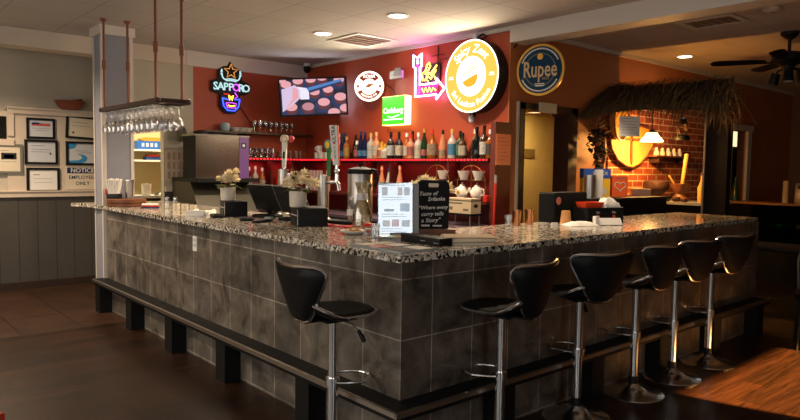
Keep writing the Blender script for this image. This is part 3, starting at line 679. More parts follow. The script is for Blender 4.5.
MB().lathe([(.044,0),(.046,.004),(.044,.008),(.034,.105),(.031,.105),(0,.102)], n=26).build('cup', mat('kraft_paper', '#d59a5b', .7), t)
MB().lathe([(.044,0),(.0475,.003),(.044,.007)], n=26).build('rim', 'cream2', t)
t = thing('condiment_bin', 'low black bar bin holding a red tray and napkins', 'caddy', (2.62, .555, T), math.radians(-14))
MB().b2((-.19,-.09,0), (.19,-.082,.125)).b2((-.19,.082,0), (.19,.09,.125)).b2((-.19,-.082,0), (-.182,.082,.125)).b2((.182,-.082,0), (.19,.082,.125)).b2((-.182,-.082,0), (.182,.082,.09)).build('bin', 'blackmatte', t, smooth=0)
for x in (-.085, .085):
    MB().text('Mix', .028, FY(x,-.0905,.09), .0006).build('lettering', 'lgrey', t, smooth=0); MB().prism(circ(.017, 16), FY(x,-.0905,.055), .0012).build('emblem', 'orangep', t)
t = thing('food_tray', 'orange red paper tray lying in the black bin', 'tray', (2.533, .578, T+.1255), math.radians(-14))
a_, b_ = (.085,.05,0), (.105,.065,.045)
mb = MB(); lo = [mb.v((sx*.085, sy*.05, 0)) for sx, sy in ((1,1),(-1,1),(-1,-1),(1,-1))]; hi = [mb.v((sx*.10, sy*.06, .045)) for sx, sy in ((1,1),(-1,1),(-1,-1),(1,-1))]
hi2 = [mb.v((sx*.097, sy*.057, .045)) for sx, sy in ((1,1),(-1,1),(-1,-1),(1,-1))]; lo2 = [mb.v((sx*.082, sy*.047, .004)) for sx, sy in ((1,1),(-1,1),(-1,-1),(1,-1))]
mb._bridge(lo, hi); mb._bridge(hi, hi2); mb._bridge(hi2, lo2); mb._f(lo2); mb._f(lo[::-1]); mb.build('tray', 'redtray', t, smooth=0)
def crumple(name, loc, d, seed, lb, cat, rz=0, m_='paper', lift=1.0):
    rr = random.Random(seed); mb = MB(); n = 9; top = [[None]*n for _ in range(n)]; bot = [[None]*n for _ in range(n)]
    for i in range(n):
        for j in range(n):
            u, v = i/(n-1)-.5, j/(n-1)-.5; e = max(abs(u), abs(v))*2
            z = d[2]*(1-e**2)*(.65+.5*rr.random())*lift
            jx, jy = rr.uniform(-.03,.03)*d[0], rr.uniform(-.03,.03)*d[1]
            top[i][j] = mb.v((u*d[0]+jx, v*d[1]+jy, .004+z)); bot[i][j] = mb.v((u*d[0]+jx, v*d[1]+jy, 0))
    for i in range(n-1):
        for j in range(n-1):
            mb._f([top[i][j], top[i+1][j], top[i+1][j+1], top[i][j+1]]); mb._f([bot[i][j], bot[i][j+1], bot[i+1][j+1], bot[i+1][j]])
    ed = [(i,0) for i in range(n)]+[(n-1,j) for j in range(1,n)]+[(i,n-1) for i in range(n-2,-1,-1)]+[(0,j) for j in range(n-2,0,-1)]
    for a, b in zip(ed, ed[1:]+ed[:1]): mb._f([bot[a[0]][a[1]], bot[b[0]][b[1]], top[b[0]][b[1]], top[a[0]][a[1]]])
    return tag(mb.build(name, m_, None, loc, rz, smooth=25), lb, cat)
crumple('paper_bag', (2.715, .53, T+.1255), (.20,.13,.085), 5, 'folded white paper bag heaped on the right of the black bin', 'paper bag', -.25)
crumple('crumpled_napkin', (2.24, .47, T), (.26,.15,.035), 9, 'crumpled white napkin lying before the tan paper cup', 'napkin', -.4)
t = thing('table_card', 'bent white card lying in front of the black bin', 'card', (2.46, .36, T), math.radians(-30))
mb = MB(); mb.box((0,0,.03), (.22,.004,.065), rot=Matrix.Rotation(math.radians(-40), 3, 'X')); mb.box((-.10,.01,.035), (.03,.05,.07)); mb.build('card', 'paper', t, smooth=0)
crumple('orange_scrap', (3.62, .15, T), (.05,.04,.022), 2, 'small orange scrap near the right end of the bar', 'scrap', 0, mat('tangerine', '#e0803a', .6), 1)
# ------------------------------------------------------------------ back bar
t = thing('back_bar_shelving', 'dark red stained back bar shelving edged with red lights', 'shelf', (0,0,0))
mb = MB().b2((2.73, 1.86, 1.565), (2.93, 5.2, 1.60)).b2((1.90, 5.2, 1.565), (2.93, 5.4, 1.60)); mb.build('shelf_board', 'shelfwood', t, smooth=0)
mb = MB().b2((2.66, 1.80, 1.15), (2.93, 5.2, 1.18)).b2((1.78, 5.13, 1.15), (2.93, 5.4, 1.18)); mb.build('shelf_board', 'shelfwood', t, smooth=0)
mb = MB().b2((2.91, 1.80, .95), (2.929, 5.39, 1.565)).b2((1.78, 5.38, .95), (2.93, 5.399, 1.565)); mb.build('back_panel', mat('deep_red_panel', '#6a130e', .5), t, smooth=0)
for y in (1.83, 2.41, 3.34, 3.82, 4.68): bx('upright', 'shelfwood', (2.735, y-.012, 1.18), (2.91, y+.012, 1.565), t)
for x in (2.28, 2.6): bx('upright', 'shelfwood', (x-.012, 5.215, 1.18), (x+.012, 5.38, 1.565), t)
bx('light_strip', MATS['red_led_y'], (2.722, 1.87, 1.579), (2.73, 5.2, 1.590), t)['label'] = 'row of glowing red light dots'
bx('light_strip', MATS['red_led_x'], (1.91, 5.192, 1.579), (2.73, 5.2, 1.590), t)['label'] = 'row of glowing red light dots'
bx('end_panel', mat('reddish_end_panel', '#5c2012', .5, noise=.2), (2.70, 1.74, .95), (2.929, 1.80, 1.95), t)
t = thing('note_sheet', 'orange paper notice taped to the end of the bottle shelf', 'notice', (2.815, 1.738, 1.685))
MB().b2((-.112,-.004,-.15), (.108,0,.15)).build('sheet', mat('orange_note', '#ee8a5a', .8), t, smooth=0)
mb = MB()
for i in range(7): mb.b2((-.085,-.0045,.11-.035*i), (.03+.02*(i % 3),-.004,.114-.035*i))
mb.build('text_lines', 'pink', t, smooth=0)
# counter below
t = thing('back_counter', 'low dark counter with purplish top under the bottle shelf', 'counter', (0,0,0))
mb = MB().b2((2.30, 1.80, .915), (2.9, 5.12, .945)).b2((1.80, 5.12, .915), (2.9, 5.37, .945)); mb.build('worktop', 'purple', t, smooth=0)
mb = MB().b2((2.36, 1.84, 0), (2.9, 5.10, .915)); mb.build('cabinet', 'black', t, smooth=0)
for y in (2.6, 3.4, 4.2): d = bx('door', 'blackmatte', (2.342, y-.38, .08), (2.36, y+.38, .86), t); bx('handle', 'steel', (2.328, y+.28, .45), (2.342, y+.30, .70), d)
# upper glass shelf on the left red wall
t = thing('glass_shelf', 'dark upper shelf for cups on the left red wall', 'shelf', (0,0,0))
bx('board', 'wood', (1.34, 5.2, 1.90), (2.925, 5.398, 1.922), t)
for x in (1.9, 2.6): bx('bracket', 'black', (x-.012, 5.22, 1.84), (x+.012, 5.398, 1.90), t)
# ice machine
t = thing('ice_machine', 'tall stainless ice machine with purple edge on a dark bin', 'ice machine', (0,0,0))
bx('cabinet', mat('machine_steel', '#868078', .22, 1, noise=.1, nscale=3), (1.045, 4.78, 1.345), (1.71, 5.12, 1.83), t)
bx('side_panel', 'blackmatte', (1.04, 4.782, 1.34), (1.0445, 5.12, 1.83), t)
bx('lid', 'steeld', (1.03, 4.77, 1.83), (1.72, 5.13, 1.85), t)
bx('edge_panel', mat('purple_plastic', '#6a4683', .4), (1.59, 4.772, 1.345), (1.711, 4.78, 1.83), t)['label'] = 'purple front edge strip'
f = bx('badge', 'navy', (1.61, 4.768, 1.70), (1.675, 4.772, 1.765), t); MB().prism(circ(.018, 14), FY(1.6425, 4.768, 1.733), .001).build('emblem', 'lgrey', f)
mb = MB().prism([(4.74, 0), (5.34, 0), (5.34, 1.345), (4.86, 1.345), (4.58, .95), (4.58, .2), (4.74, .2)], frame((1.0,0,0), (0,1,0), (0,0,1)), .74); mb.build('ice_bin', mat('olive_steel', '#3f3b2e', .45, .4), t, smooth=0)
bx('ledge', 'black', (.99, 4.60, 1.30), (1.75, 5.33, 1.345), t)
# crockery helpers
def wine_prof(up=True):
    p = [(0,.0),(.034,.0),(.034,.003),(.006,.012),(.0045,.02),(.0045,.085),(.012,.095),(.033,.125),(.037,.155),(.031,.195),(.0295,.195),(.0355,.155),(.0315,.127),(.010,.098),(0,.095)]
    return p if up else [(r, -z) for r, z in p]
protos = {}
def glass_thing(name, lb, cat, loc, prof, group, n=14, m_='glass', rz=0, tilt=0):
    k = (name, group, m_)
    if k not in protos: protos[k] = MB().lathe(prof, n=n).build(name, m_); o = protos[k]
    else: o = protos[k].copy(); C.objects.link(o)
    tag(o, lb, cat, group); o.location = loc; o.rotation_euler = (0, tilt, rz); return o
tum = [(0,0),(.031,0),(.037,.10),(.0345,.10),(.029,.006),(0,.006)]
mug = [(0,0),(.036,0),(.041,.085),(.0385,.085),(.034,.006),(0,.006)]
bowl = [(0,0),(.035,0),(.065,.05),(.07,.055),(.062,.05),(.033,.007),(0,.007)]
# things on the upper shelf
z = 1.922
glass_thing('ceramic_jar', 'pale blue ceramic jar at the left of the upper shelf', 'jar', (1.66, 5.29, z), [(0,0),(.05,0),(.062,.04),(.058,.09),(.045,.105),(.042,.1),(.05,.08),(0,.06)], None, 18, mat('blue_glaze', '#8ea3a8', .3))
for i in range(3): glass_thing('rice_bowl', ['white bowl next to the blue jar on the upper shelf', 'white bowl in the middle of three on the upper shelf', 'white bowl nearest the stemmed glasses on the upper shelf'][i], 'bowl', (1.80+.09*i, 5.30-.02*(i % 2), z), bowl if i != 1 else [(r*.6, q*1.5) for r, q in bowl], 'white bowls on the upper shelf', 18, 'ceramic')
for i in range(3): glass_thing('steel_pan', ['shallow steel pan on the left of the ice machine top', 'shallow steel pan in the middle of the ice machine top', 'shallow steel pan on the right of the ice machine top'][i], 'pan', (1.17+.19*i, 4.92+.02*i, 1.8505), [(0,0),(.07,0),(.085,.03+.008*(i % 2)),(.088,.034+.008*(i % 2)),(.08,.03),(.068,.006),(0,.006)], 'steel pans on the ice machine', 24, 'steeld')
for i in range(16):
    glass_thing('stemmed_glass', 'stemmed glass among the row on the upper shelf', 'glass', (2.05+.04*(i), 5.25+.08*(i % 2), z), [(r*.95, q*.78) for r, q in wine_prof()], 'stemmed glasses on the upper shelf', 12, 'lglass')
LAB = {}
def dim(k):
    if k not in LAB:
        b_ = M[k].node_tree.nodes['Principled BSDF'].inputs['Base Color'].default_value
        LAB[k] = mat('label_'+k, tuple(.45*x+.02 for x in b_[:3])+(1,), .55, noise=.35, nscale=45)
    return LAB[k]
def bottle(loc, lb, h, r, body, cap, lab=None, style=0, group='liquor bottles on the red lit shelf', lz=(.15,.45), neck=.33):
    t = thing('liquor_bottle', lb, 'bottle', loc, RND.uniform(-.5, .5), group); r *= 1.18
    sh = h*(1-neck)
    if style == 0: pr = [(0,0),(r*.95,0),(r,.008),(r,sh*.86),(r*.75,sh*.96),(r*.36,sh*1.08),(r*.32,h-.03),(r*.34,h-.02),(0,h-.02)]       # round shoulder
    elif style == 1: pr = [(0,0),(r*.95,0),(r,.008),(r,sh*.62),(r*.72,sh*.9),(r*.4,sh*1.15),(r*.32,h-.03),(0,h-.02)]                 # sloping wine shoulder
    else: pr = [(0,0),(r*.9,0),(r*1.05,.015),(r*1.05,sh*.55),(r*.9,sh*.8),(r*.4,sh*1.0),(r*.34,h-.03),(0,h-.02)]                    # squat
    MB().lathe(pr, n=16).build('glass_body', body, t)
    if lab:
        rr = r*1.06 if style == 2 else r*1.012
        MB().lathe([(rr, h*lz[0]),(rr, h*lz[1])], n=16).build('label_band', dim(lab), t)
    MB().cone((0,0,h-.045),(0,0,h),r*.39,r*.37,12).build('cap', cap, t)
    return t
gl = dict(dark=mat('bottle_dark', '#0b0d0b', .08), blue=mat('bottle_blue', '#0d1638', .08), amber=mat('bottle_amber', '#8a4a14', .1), green=mat('bottle_green', '#16301a', .08), clear=mat('bottle_clear', '#a9a49a', .08), gold=mat('bottle_gold', '#b98a3a', .1), rose=mat('bottle_rose', '#b77a58', .1), brown=mat('bottle_brown', '#3c1f0d', .1))
cap = dict(k='black', w='paper', b='navy', r='redplastic', g='gold', p=mat('peach_cap', '#d99a74', .5), y=mat('straw_cap', '#c5a050', .5))
B = [(4.476,1.916,'clear','w','lgrey',0,'slim bottle with white cap just behind the tall white tap handle'),(4.40,1.92,'blue','b','sky',1,'left bottle of the left blue pair on the bottle shelf'),(4.336,1.924,'blue','b','sky',1,'right bottle of the left blue pair on the bottle shelf'),(4.267,1.872,'amber','y','gold',0,'amber bottle with gold label right of the left blue pair'),
(4.18,1.895,'dark','k',None,1,'slim black bottle without label left of the short pink labelled bottle'),(4.094,1.818,'brown','w','pink',0,'short brown bottle with white cap and pinkish label'),(4.015,1.927,'blue','b','sky',1,'left bottle of the right blue pair on the bottle shelf'),(3.935,1.924,'blue','b','sky',1,'right bottle of the right blue pair on the bottle shelf'),
(3.818,1.903,'clear','y','lgrey',0,'clear bottle with straw coloured cap right of the blue pairs'),(3.713,1.911,'rose','p','cream2',0,'pinkish clear bottle with peach cap on the shelf'),(3.607,1.796,'gold','g','pink',2,'squat gold bottle with gold top, left of its twin'),(3.545,1.772,'clear','g','cream2',2,'squat clear bottle with gold top beside the squat gold one'),
(3.444,1.903,'dark','k','lgrey',0,'black bottle with a round white label below the green light box'),(3.297,1.899,'dark','k','cream2',0,'dark bottle with large pale label right of the black round labelled one'),(3.164,1.883,'amber','w','cream2',0,'amber bottle with broad cream label and white cap'),(3.117,1.904,'brown','k',None,1,'dark bottle behind the amber one with the broad cream label'),
(3.062,1.864,'rose','r','pink',0,'slim bottle with red cap beside the broad cream label'),(2.972,1.883,'clear','w','cream2',0,'clear bottle with pale label left of the champagne bottle'),(2.876,1.924,'green','g','pink',1,'dark green champagne bottle with long slim neck'),(2.749,1.909,'amber','r','tan',2,'square shouldered bottle with long red wax cap'),
(2.587,1.898,'rose','k','tan',1,'bottle with thin dark neck and tan label below the round yellow sign'),(2.446,1.904,'clear','y','sky',0,'clear bottle with white and blue label below the yellow sign'),(2.33,1.88,'green','k','green',0,'green bottle with green label beside a dark capped bottle'),(2.265,1.857,'brown','k','cream2',0,'dark capped bottle with tan label right of the green one'),
(2.162,1.894,'amber','w','ink',0,'tall bottle with white cap left of the tall black bottle'),(2.101,1.912,'dark','k',None,0,'tall all black bottle near the right end of the shelf'),(2.046,1.866,'blue','k',None,0,'dark blue bottle behind the white labelled amber one'),(2.0,1.924,'brown','k','paper',0,'amber bottle with tall white label near the shelf end'),(1.92,1.881,'amber','w','brownclay',0,'last bottle at the right end of the red lit shelf')]
for i, (y, zt, g, c_, lab, stl, lb) in enumerate(B):
    h = zt-1.60+.005; r = {0:.037, 1:.035, 2:.046}[stl]
    if stl == 0 and h > .3: r = .04
    x = 2.83 + (.045 if i in (4, 15, 26, 24) else (-.03 if i in (16, 3, 23) else 0))
    o = bottle((x, y, 1.60), lb, h, r, gl[g], cap[c_], lab, stl, lz=((.10,.30) if stl == 1 else (.12,.5)))
    if i == 12: MB().ring(frame((-r-.0015, 0, h*.40), (0,-1,0), (0,0,1)), .018, .028, .002, 20).build('round_mark', 'paper', o)
# things on the shelf below and beside
z = 1.60
for i in range(9): glass_thing('stemless_glass', 'glass in the tilted row beside the ice machine on the red lit shelf', 'glass', (2.0+.042*i, 5.27+.04*(i % 2), z), [(0,0),(.026,0),(.034,.05),(.03,.13),(.028,.13),(.032,.05),(.024,.006),(0,.006)], 'glass row beside the ice machine', 12, 'lglass')
for i in range(5): glass_thing('rocks_glass', 'short clear glass behind the white round topped tap handle', 'glass', (2.46+.078*i, 5.30-.03*(i % 2), z), tum, 'short glasses on the red lit shelf', 12, 'lglass')
def mugt(loc, lb, rz, group):
    if 'mug' not in protos:
        t = thing('coffee_mug', lb, 'mug', loc, rz, group); MB().lathe(mug, n=18).build('body', 'ceramic', t)
        MB().tube([(.037,0,.02),(.06,0,.025),(.066,0,.045),(.058,0,.062),(.039,0,.065)], .006, 6).build('handle', 'ceramic', t); protos['mug'] = t
    else: dup(protos['mug'], loc, rz, lb, group)
for i, (x, y, zz, lb) in enumerate(((2.83,4.97,0,'white mug on the shelf at the red wall corner, lower left'),(2.83,4.87,0,'white mug on the shelf, lower middle of the small stack'),(2.83,4.92,.087,'white mug on top of the stack in the shelf corner'),(2.83,4.74,0,'white mug beside the oval green tap handle'),(2.83,4.64,0,'white mug just left of the tall white tap handle'))): mugt((x, y, z+zz), lb, 1.2+i, 'white mugs on the red lit shelf')
# cubbies below the lights
z = 1.18
for i, (x, hh_, g, lab) in enumerate(((1.98,.30,'brown','lgrey'),(2.07,.31,'clear','pink'),(2.17,.29,'amber','cream2'))):
    bottle((x, 5.27, z), ['bottle under the red lights closest to the ice machine', 'clear bottle under the red lights, middle of three', 'amber bottle under the red lights, right one of three'][i], hh_, .036, gl[g], cap['w'], lab, 0, 'bottles under the red lights by the ice machine')
for i, (x, m_) in enumerate(((2.42,'redplastic'),(2.52,'pink'))):
    glass_thing('jar', ['red jar under the shelf lights behind the flowers', 'pale red jar under the shelf lights behind the flowers'][i], 'jar', (x, 5.27, z), [(0,0),(.04,0),(.044,.13),(.03,.17),(.03,.2),(0,.2)], None, 14, m_)
for j in range(2):
    for i in range(6): glass_thing('stacked_tumbler', 'pink lit tumbler stacked two high below the mugs', 'glass', (2.80, 5.05-.076*i, z+.135*j), [(0,0),(.028,0),(.035,.13),(.033,.13),(.026,.006),(0,.006)], 'tumblers stacked below the mugs', 12, mat('pink_lit_glass', '#c9a9a4', .25))  # pink of the shelf lights is put into the glass colour
for i, (y, hh_, g, c_) in enumerate(((3.54,.33,'rose','p'),(3.41,.31,'clear','b'),(3.22,.34,'rose','p'))):
    bottle((2.78, y, z), ['bottle with peach cap above the left of the white menu', 'bottle with blue cap above the white menu', 'bottle with peach cap above the right of the white menu'][i], hh_, .034, gl[g], cap[c_], 'cream2', 1, 'bottles below the shelf behind the menu')
# teapot stands
def arch_stand(y, lb, cups=2):
    t = thing('teapot_stand', lb, 'stand', (2.72, y, 1.18), 0, 'arched wire teapot stands')
    w_ = MB()
    for s_ in (-1, 1): w_.tube([(0, s_*.19, 0), (0, s_*.19, .16)]+[(0, s_*.19*math.cos(a), .16+.19*math.sin(a)) for a in [PI/2*i/8 for i in range(9)]], .005, 6)
    w_.tube([(0,-.19,.2),(0,.19,.2)], .005, 6); w_.tube([(0,0,.0),(0,0,.35)], .004, 6)
    w_.build('wire_arch', 'brass', t)
    bx('lower_plate', 'wood', (-.07,-.185,0), (.07,.185,.008), t); bx('upper_plate', 'wood', (-.06,-.175,.195), (.06,.175,.203), t)
def teapot(loc, lb, rz):
    if 'tp' in protos: return dup(protos['tp'], loc, rz, lb)
    t = thing('teapot', lb, 'teapot', loc, rz, 'white teapots on the wire stands'); t.scale = (1.22, 1.22, 1.3); protos['tp'] = t
    MB().lathe([(0,0),(.032,0),(.05,.035),(.052,.06),(.04,.09),(.022,.102),(0,.104)], n=20).build('body', 'ceramic', t)
    l = MB().lathe([(.024,.102),(.02,.112),(.006,.118),(.008,.128),(0,.132)], n=14).build('lid', 'ceramic', t)
    MB().tube([(.045,0,.04),(.07,0,.06),(.08,0,.092)], [.012,.009,.007], 8).build('spout', 'ceramic', t); MB().tube([(-.04,0,.085),(-.075,0,.08),(-.078,0,.045),(-.046,0,.03)], .006, 8).build('handle', 'ceramic', t)
    MB().ball((0,-.048,.055), (.02,.008,.018), 8, 6).build('flower_print', 'gold', t)
for k, y in enumerate((2.065, 2.56)):
    arch_stand(y, ['arched wire stand of teapots above the beer carton', 'arched wire stand of teapots beside the chalkboard'][k])
    for j, s_ in enumerate((.10, -.10)):
        if k == 1 and j == 0: continue
        teapot((2.70, y+s_, 1.189), [['white teapot on the left of the wire stand above the carton','white teapot on the right of the wire stand above the carton'],['','white teapot on the wire stand next to the chalkboard']][k][j], PI/2 if j else -PI/2)
        glass_thing('tea_cup', [['white cup upper left of the wire stand above the carton','white cup upper right of the wire stand above the carton'],['','white cup on the wire stand next to the chalkboard']][k][j], 'cup', (2.72, y+s_, 1.384), [(0,0),(.035,0),(.06,.07),(.066,.09),(.062,.087),(.033,.006),(0,.006)], 'white cups on the wire stands', 18, 'ceramic')
tag(MB().rbox((0,0,.03), (.06,.055,.06), .01).build('red_tin', 'redplastic', None, (2.70, 1.836, 1.18)), 'small red tin right of the white teapots', 'tin')
# carton and its little rack
t = thing('carton_rack', 'low black rack under the printed carton', 'rack', (2.54, 2.0, .946), math.radians(-90))
MB().b2((-.18,-.08,.10), (.18,.08,.118)).build('shelf', 'black', t, smooth=0)
for x in (-.16,.16):
    for y in (-.065,.065): MB().cone((x,y,0),(x,y,.10),.007).build('leg', 'steel', t)
t = thing('printed_carton', 'beige printed carton on the back counter with black handle hole', 'box', (2.54, 2.0, 1.065), math.radians(-90))
MB().b2((-.17,-.07,0), (.17,.07,.145)).build('carton', mat('beige_carton', '#c6b190', .7), t, smooth=0)
MB().b2((-.1705,-.0705,.118), (.1705,.0705,.130)).build('green_band', mat('carton_band', '#4a5040', .7), t, smooth=0)
for x0, z0, w_, h_ in ((-.14,.09,.20,.014),(-.14,.03,.07,.03),(.07,.025,.07,.022)): MB().b2((x0,-.0708,z0), (x0+w_,-.07,z0+h_)).build('print', mat('faded_ink', '#6b6250', .8), t, smooth=0)
MB().prism(circ(1, 18, sx=.03, sy=.018), frame((.1702,0,.075), (0,1,0), (0,0,1)), .001).build('handle_hole', 'ink', t)
t = thing('broom', 'red handled broom leaning at the end of the back counter', 'broom', (2.62, 1.69, 0))
MB().tube([(0,0,.30),(.06,.02,1.36)], .012, 8).build('handle', 'redplastic', t); MB().tube([(.06,.02,1.36),(.064,.021,1.44)], .013, 8).build('grip', 'grey', t); MB().rbox((-.01,0,.15), (.08,.20,.30), .02).build('bristles', 'straw', t)
tag(MB().lathe([(0,0),(.09,0),(.11,.03),(.10,.07),(.05,.09),(0,.09)], n=20).build('round_loaf_tin', 'pink', None, (2.45, 2.34, .945)), 'rounded reddish tin on the counter right of the chalkboard', 'tin')
# flowers on the counter behind the chalkboard
flower_pot(.955, .83, T, 1.1, 'bunch of cream flowers standing behind the chalkboard', 21, [(-.07,.05,.25,.06),(.0,-.02,.27,.065),(.09,-.07,.25,.06),(.0,.03,.30,.05)])
tag(MB().box((0,0,.17), (.05,.012,.34), rot=Matrix.Rotation(.15, 3, 'X')).build('blue_paddle', mat('pale_blue_plastic', '#8fa9bd', .5), None, (2.60, 3.02, .945)), 'pale blue paddle standing upright left of the vase', 'paddle')
# ------------------------------------------------------------------ television and signs
def em(name, col, es): return mat('glow_'+name, '#202020', .5, emit=col, es=es)
GW = em('white', '#fff2dc', 3.2); GWh = em('white_hot', '#fffaf0', 2.2); GY = em('amber', '#f2b243', 1.5); GP = em('pink', '#ff5cf0', 14); GPw = em('pink_white', '#ff9cf8', 16)
GG = em('gold', '#ffc23a', 6); GGr = em('green', '#3ed21e', 1.5); GLem = em('lemon', '#ffe884', 5); GB = em('blue', '#3a58ff', 2.2); GOr = em('orange_tube', '#e0964a', 1.1); GIce = em('ice', '#bfe8ea', 1.0); GVio = em('violet', '#c04ae0', 2); GRd = em('red_tube', '#e02a2a', 1.2)
def clip(poly, w, h):
    for ax, sgn, lim in ((0,1,w/2),(0,-1,w/2),(1,1,h/2),(1,-1,h/2)):
        out = []
        for p, q in zip(poly, poly[1:]+poly[:1]):
            a, b = sgn*p[ax] <= lim, sgn*q[ax] <= lim
            if a: out.append(p)
            if a != b:
                k = (sgn*lim-p[ax]*1.0)/((q[ax]-p[ax])) if sgn == 1 else (-lim-p[ax])/(q[ax]-p[ax])
                out.append((p[0]+k*(q[0]-p[0]), p[1]+k*(q[1]-p[1])))
        poly = out
        if not poly: return []
    return poly
t = thing('wall_television', 'television in the red corner showing a brush over pink powder pots', 'television', (2.50, 4.575, 2.37))
W_, H_ = .815, .435
r_ = Vector((.79, -.61, .055)).normalized(); n_ = Vector((-.60, -.78, -.13)); n_ = (n_-r_*n_.dot(r_)).normalized(); u_ = n_.cross(r_)
FT = frame((0,0,0), r_, u_)
MB().prism([(-W_/2-.02,-H_/2-.02),(W_/2+.02,-H_/2-.02),(W_/2+.02,H_/2+.02),(-W_/2-.02,H_/2+.02)], FT @ Matrix.Translation((0,0,-.05)), .05).build('case', 'black', t, smooth=0)
cols = ['#101a34', '#e8a5ac', '#6a2f3c', '#4f7fc4', '#d9c3e2', '#e9e4f4', '#c98a96', '#15325f']
sm = [em('screen_%s' % n, c, e) for n, c, e in zip(('navy','pink','wine','blue','lilac','white','rose','deep_blue'), cols, (.9,1.0,.8,1.0,1.0,1.05,.9,.9))]
sc = MB()
def lay(k, poly, dz):
    p = clip(poly, W_, H_)
    if len(p) > 2: sc.mi = k; sc.prism(p, FT @ Matrix.Translation((0,0,dz)), .0003)
lay(0, [(-W_/2,-H_/2),(W_/2,-H_/2),(W_/2,H_/2),(-W_/2,H_/2)], .0)
def el(cx, cy, a, b): return [(cx+a*math.cos(2*PI*i/24), cy+b*math.sin(2*PI*i/24)) for i in range(24)]
for i, (x, y) in enumerate(((-.33,.16),(-.18,.2),(-.02,.215),(.12,.235),(.02,.06),(.19,.085),(.33,.20),(.34,-.01),(.13,-.07),(-.07,-.12),(-.28,-.12),(.25,-.2),(.4,-.15),(-.39,.22))):
    k = .075 if y < 0 else .065
    lay(7, el(x-.02, y-.05, k*1.35, k*1.1), .0004+.00001*i); lay(2, el(x, y-.035, k*1.02, k*.8), .0008+.00001*i); lay(1 if i != 9 else 6, el(x, y, k, k*.66), .0012+.00001*i)
lay(3, [(-.12,.10),(.36,.21),(.37,.165),(-.10,.03)], .0017); lay(7, [(-.11,.06),(.36,.18),(.37,.165),(-.10,.03)], .00175)
lay(5, [(-.2,.13),(-.08,.11),(-.05,.06),(-.05,-.03),(-.16,-.03)], .0021); lay(4, [(-.39,.10),(-.22,.15),(-.16,.08),(-.17,-.02),(-.24,-.08),(-.36,-.16),(-.39,-.18)], .0023); lay(1, [(-.25,.12),(-.19,.10),(-.18,.0),(-.24,-.05),(-.36,-.15),(-.26,-.02)], .0025)
sc.build('screen', sm, t, smooth=0)
MB().tube([(.03,.04,0),(.18,.3,.05),(.38,.70,.05)], .02, 8).build('wall_arm', 'black', t)
# security camera and box in the corner
t = thing('ceiling_camera', 'small dark camera in the corner under the ceiling', 'camera', (2.80, 5.18, 2.84))
MB().cone((0,0,.0),(0,0,.04),.05,.05,16).build('mount', 'lgrey', t); MB().ball((0,0,-.03), (.05,.05,.06), 14, 8).build('dome', 'black', t)
# SAPPORO neon
t = thing('star_neon_sign', 'neon beer sign with orange star and blue bowl on the left red wall', 'neon sign', (1.765, 5.395, 2.48))
F = FY(0, -.06, 0)
def tubeset(m, segs, r, par, name, closed=False, F_=F):
    mb = MB()
    for sgm in segs: mb.tube([F_ @ Vector((x, y, 0)) for x, y in sgm], r, 6, closed)
    return mb.build(name, m, par)
blk = [(-.255,-.06),(-.255,.07),(-.16,.10),(-.16,.22),(-.10,.26),(-.04,.27),(0,.33),(.05,.27),(.10,.25),(.16,.21),(.16,.10),(.255,.07),(.255,-.06),(.14,-.09),(.14,-.25),(.06,-.33),(-.06,-.33),(-.14,-.25),(-.14,-.09)]
MB().prism(blk, FY(0, -.015, 0), .02).build('backing_panel', 'black', t, smooth=0)
star = [(( .095 if i % 2 == 0 else .04)*math.sin(PI*i/5), .20+(.095 if i % 2 == 0 else .04)*math.cos(PI*i/5)) for i in range(10)]
tubeset(GOr, [star], .007, t, 'star_tube', True)
tubeset(GIce, [[(-.125,.22),(-.13,.16),(-.11,.11),(-.08,.09)],[(.125,.22),(.13,.16),(.11,.11),(.08,.09)],[(-.08,.095),(-.03,.105),(.03,.105),(.08,.095)],[(-.07,.08),(0,.088),(.07,.08)],[(-.14,.19),(-.118,.19)],[(-.14,.16),(-.115,.155)],[(.14,.19),(.118,.19)],[(.14,.16),(.115,.155)]], .009, t, 'horn_tube')
for i, ch in enumerate('SAPPORO'): MB().text(ch, .135, FY(-.21+.07*i, -.06, .0), .006).build('letter', GIce if i not in (4,) else GVio, t, smooth=0)
tubeset(GRd, [[(-.10,-.085),(-.02,-.09)]], .007, t, 'red_tube'); tubeset(GB, [[(-.12,-.14),(-.10,-.24),(-.05,-.29),(.05,-.29),(.10,-.24),(.12,-.14)],[(-.12,-.14),(-.04,-.155)],[(.05,-.15),(.12,-.14)]], .010, t, 'blue_tube')
tubeset(GVio, [[(-.07,-.20),(.0,-.19),(.07,-.2),(.06,-.255),(-.05,-.255),(-.07,-.2)],[(.05,-.06),(.09,-.11),(.05,-.135)]], .007, t, 'violet_tube'); tubeset(GG, [[(-.03,-.10),(-.02,-.16),(.0,-.11),(.015,-.16),(.03,-.1)],[(-.04,-.225),(.0,-.235),(.05,-.225)]], .006, t, 'gold_tube')
MB().tube([(.12,-.02,-.2),(.22,-.01,-.32),(.42,-.005,-.56)], .005, 6).build('power_cord', 'brownbase', t)
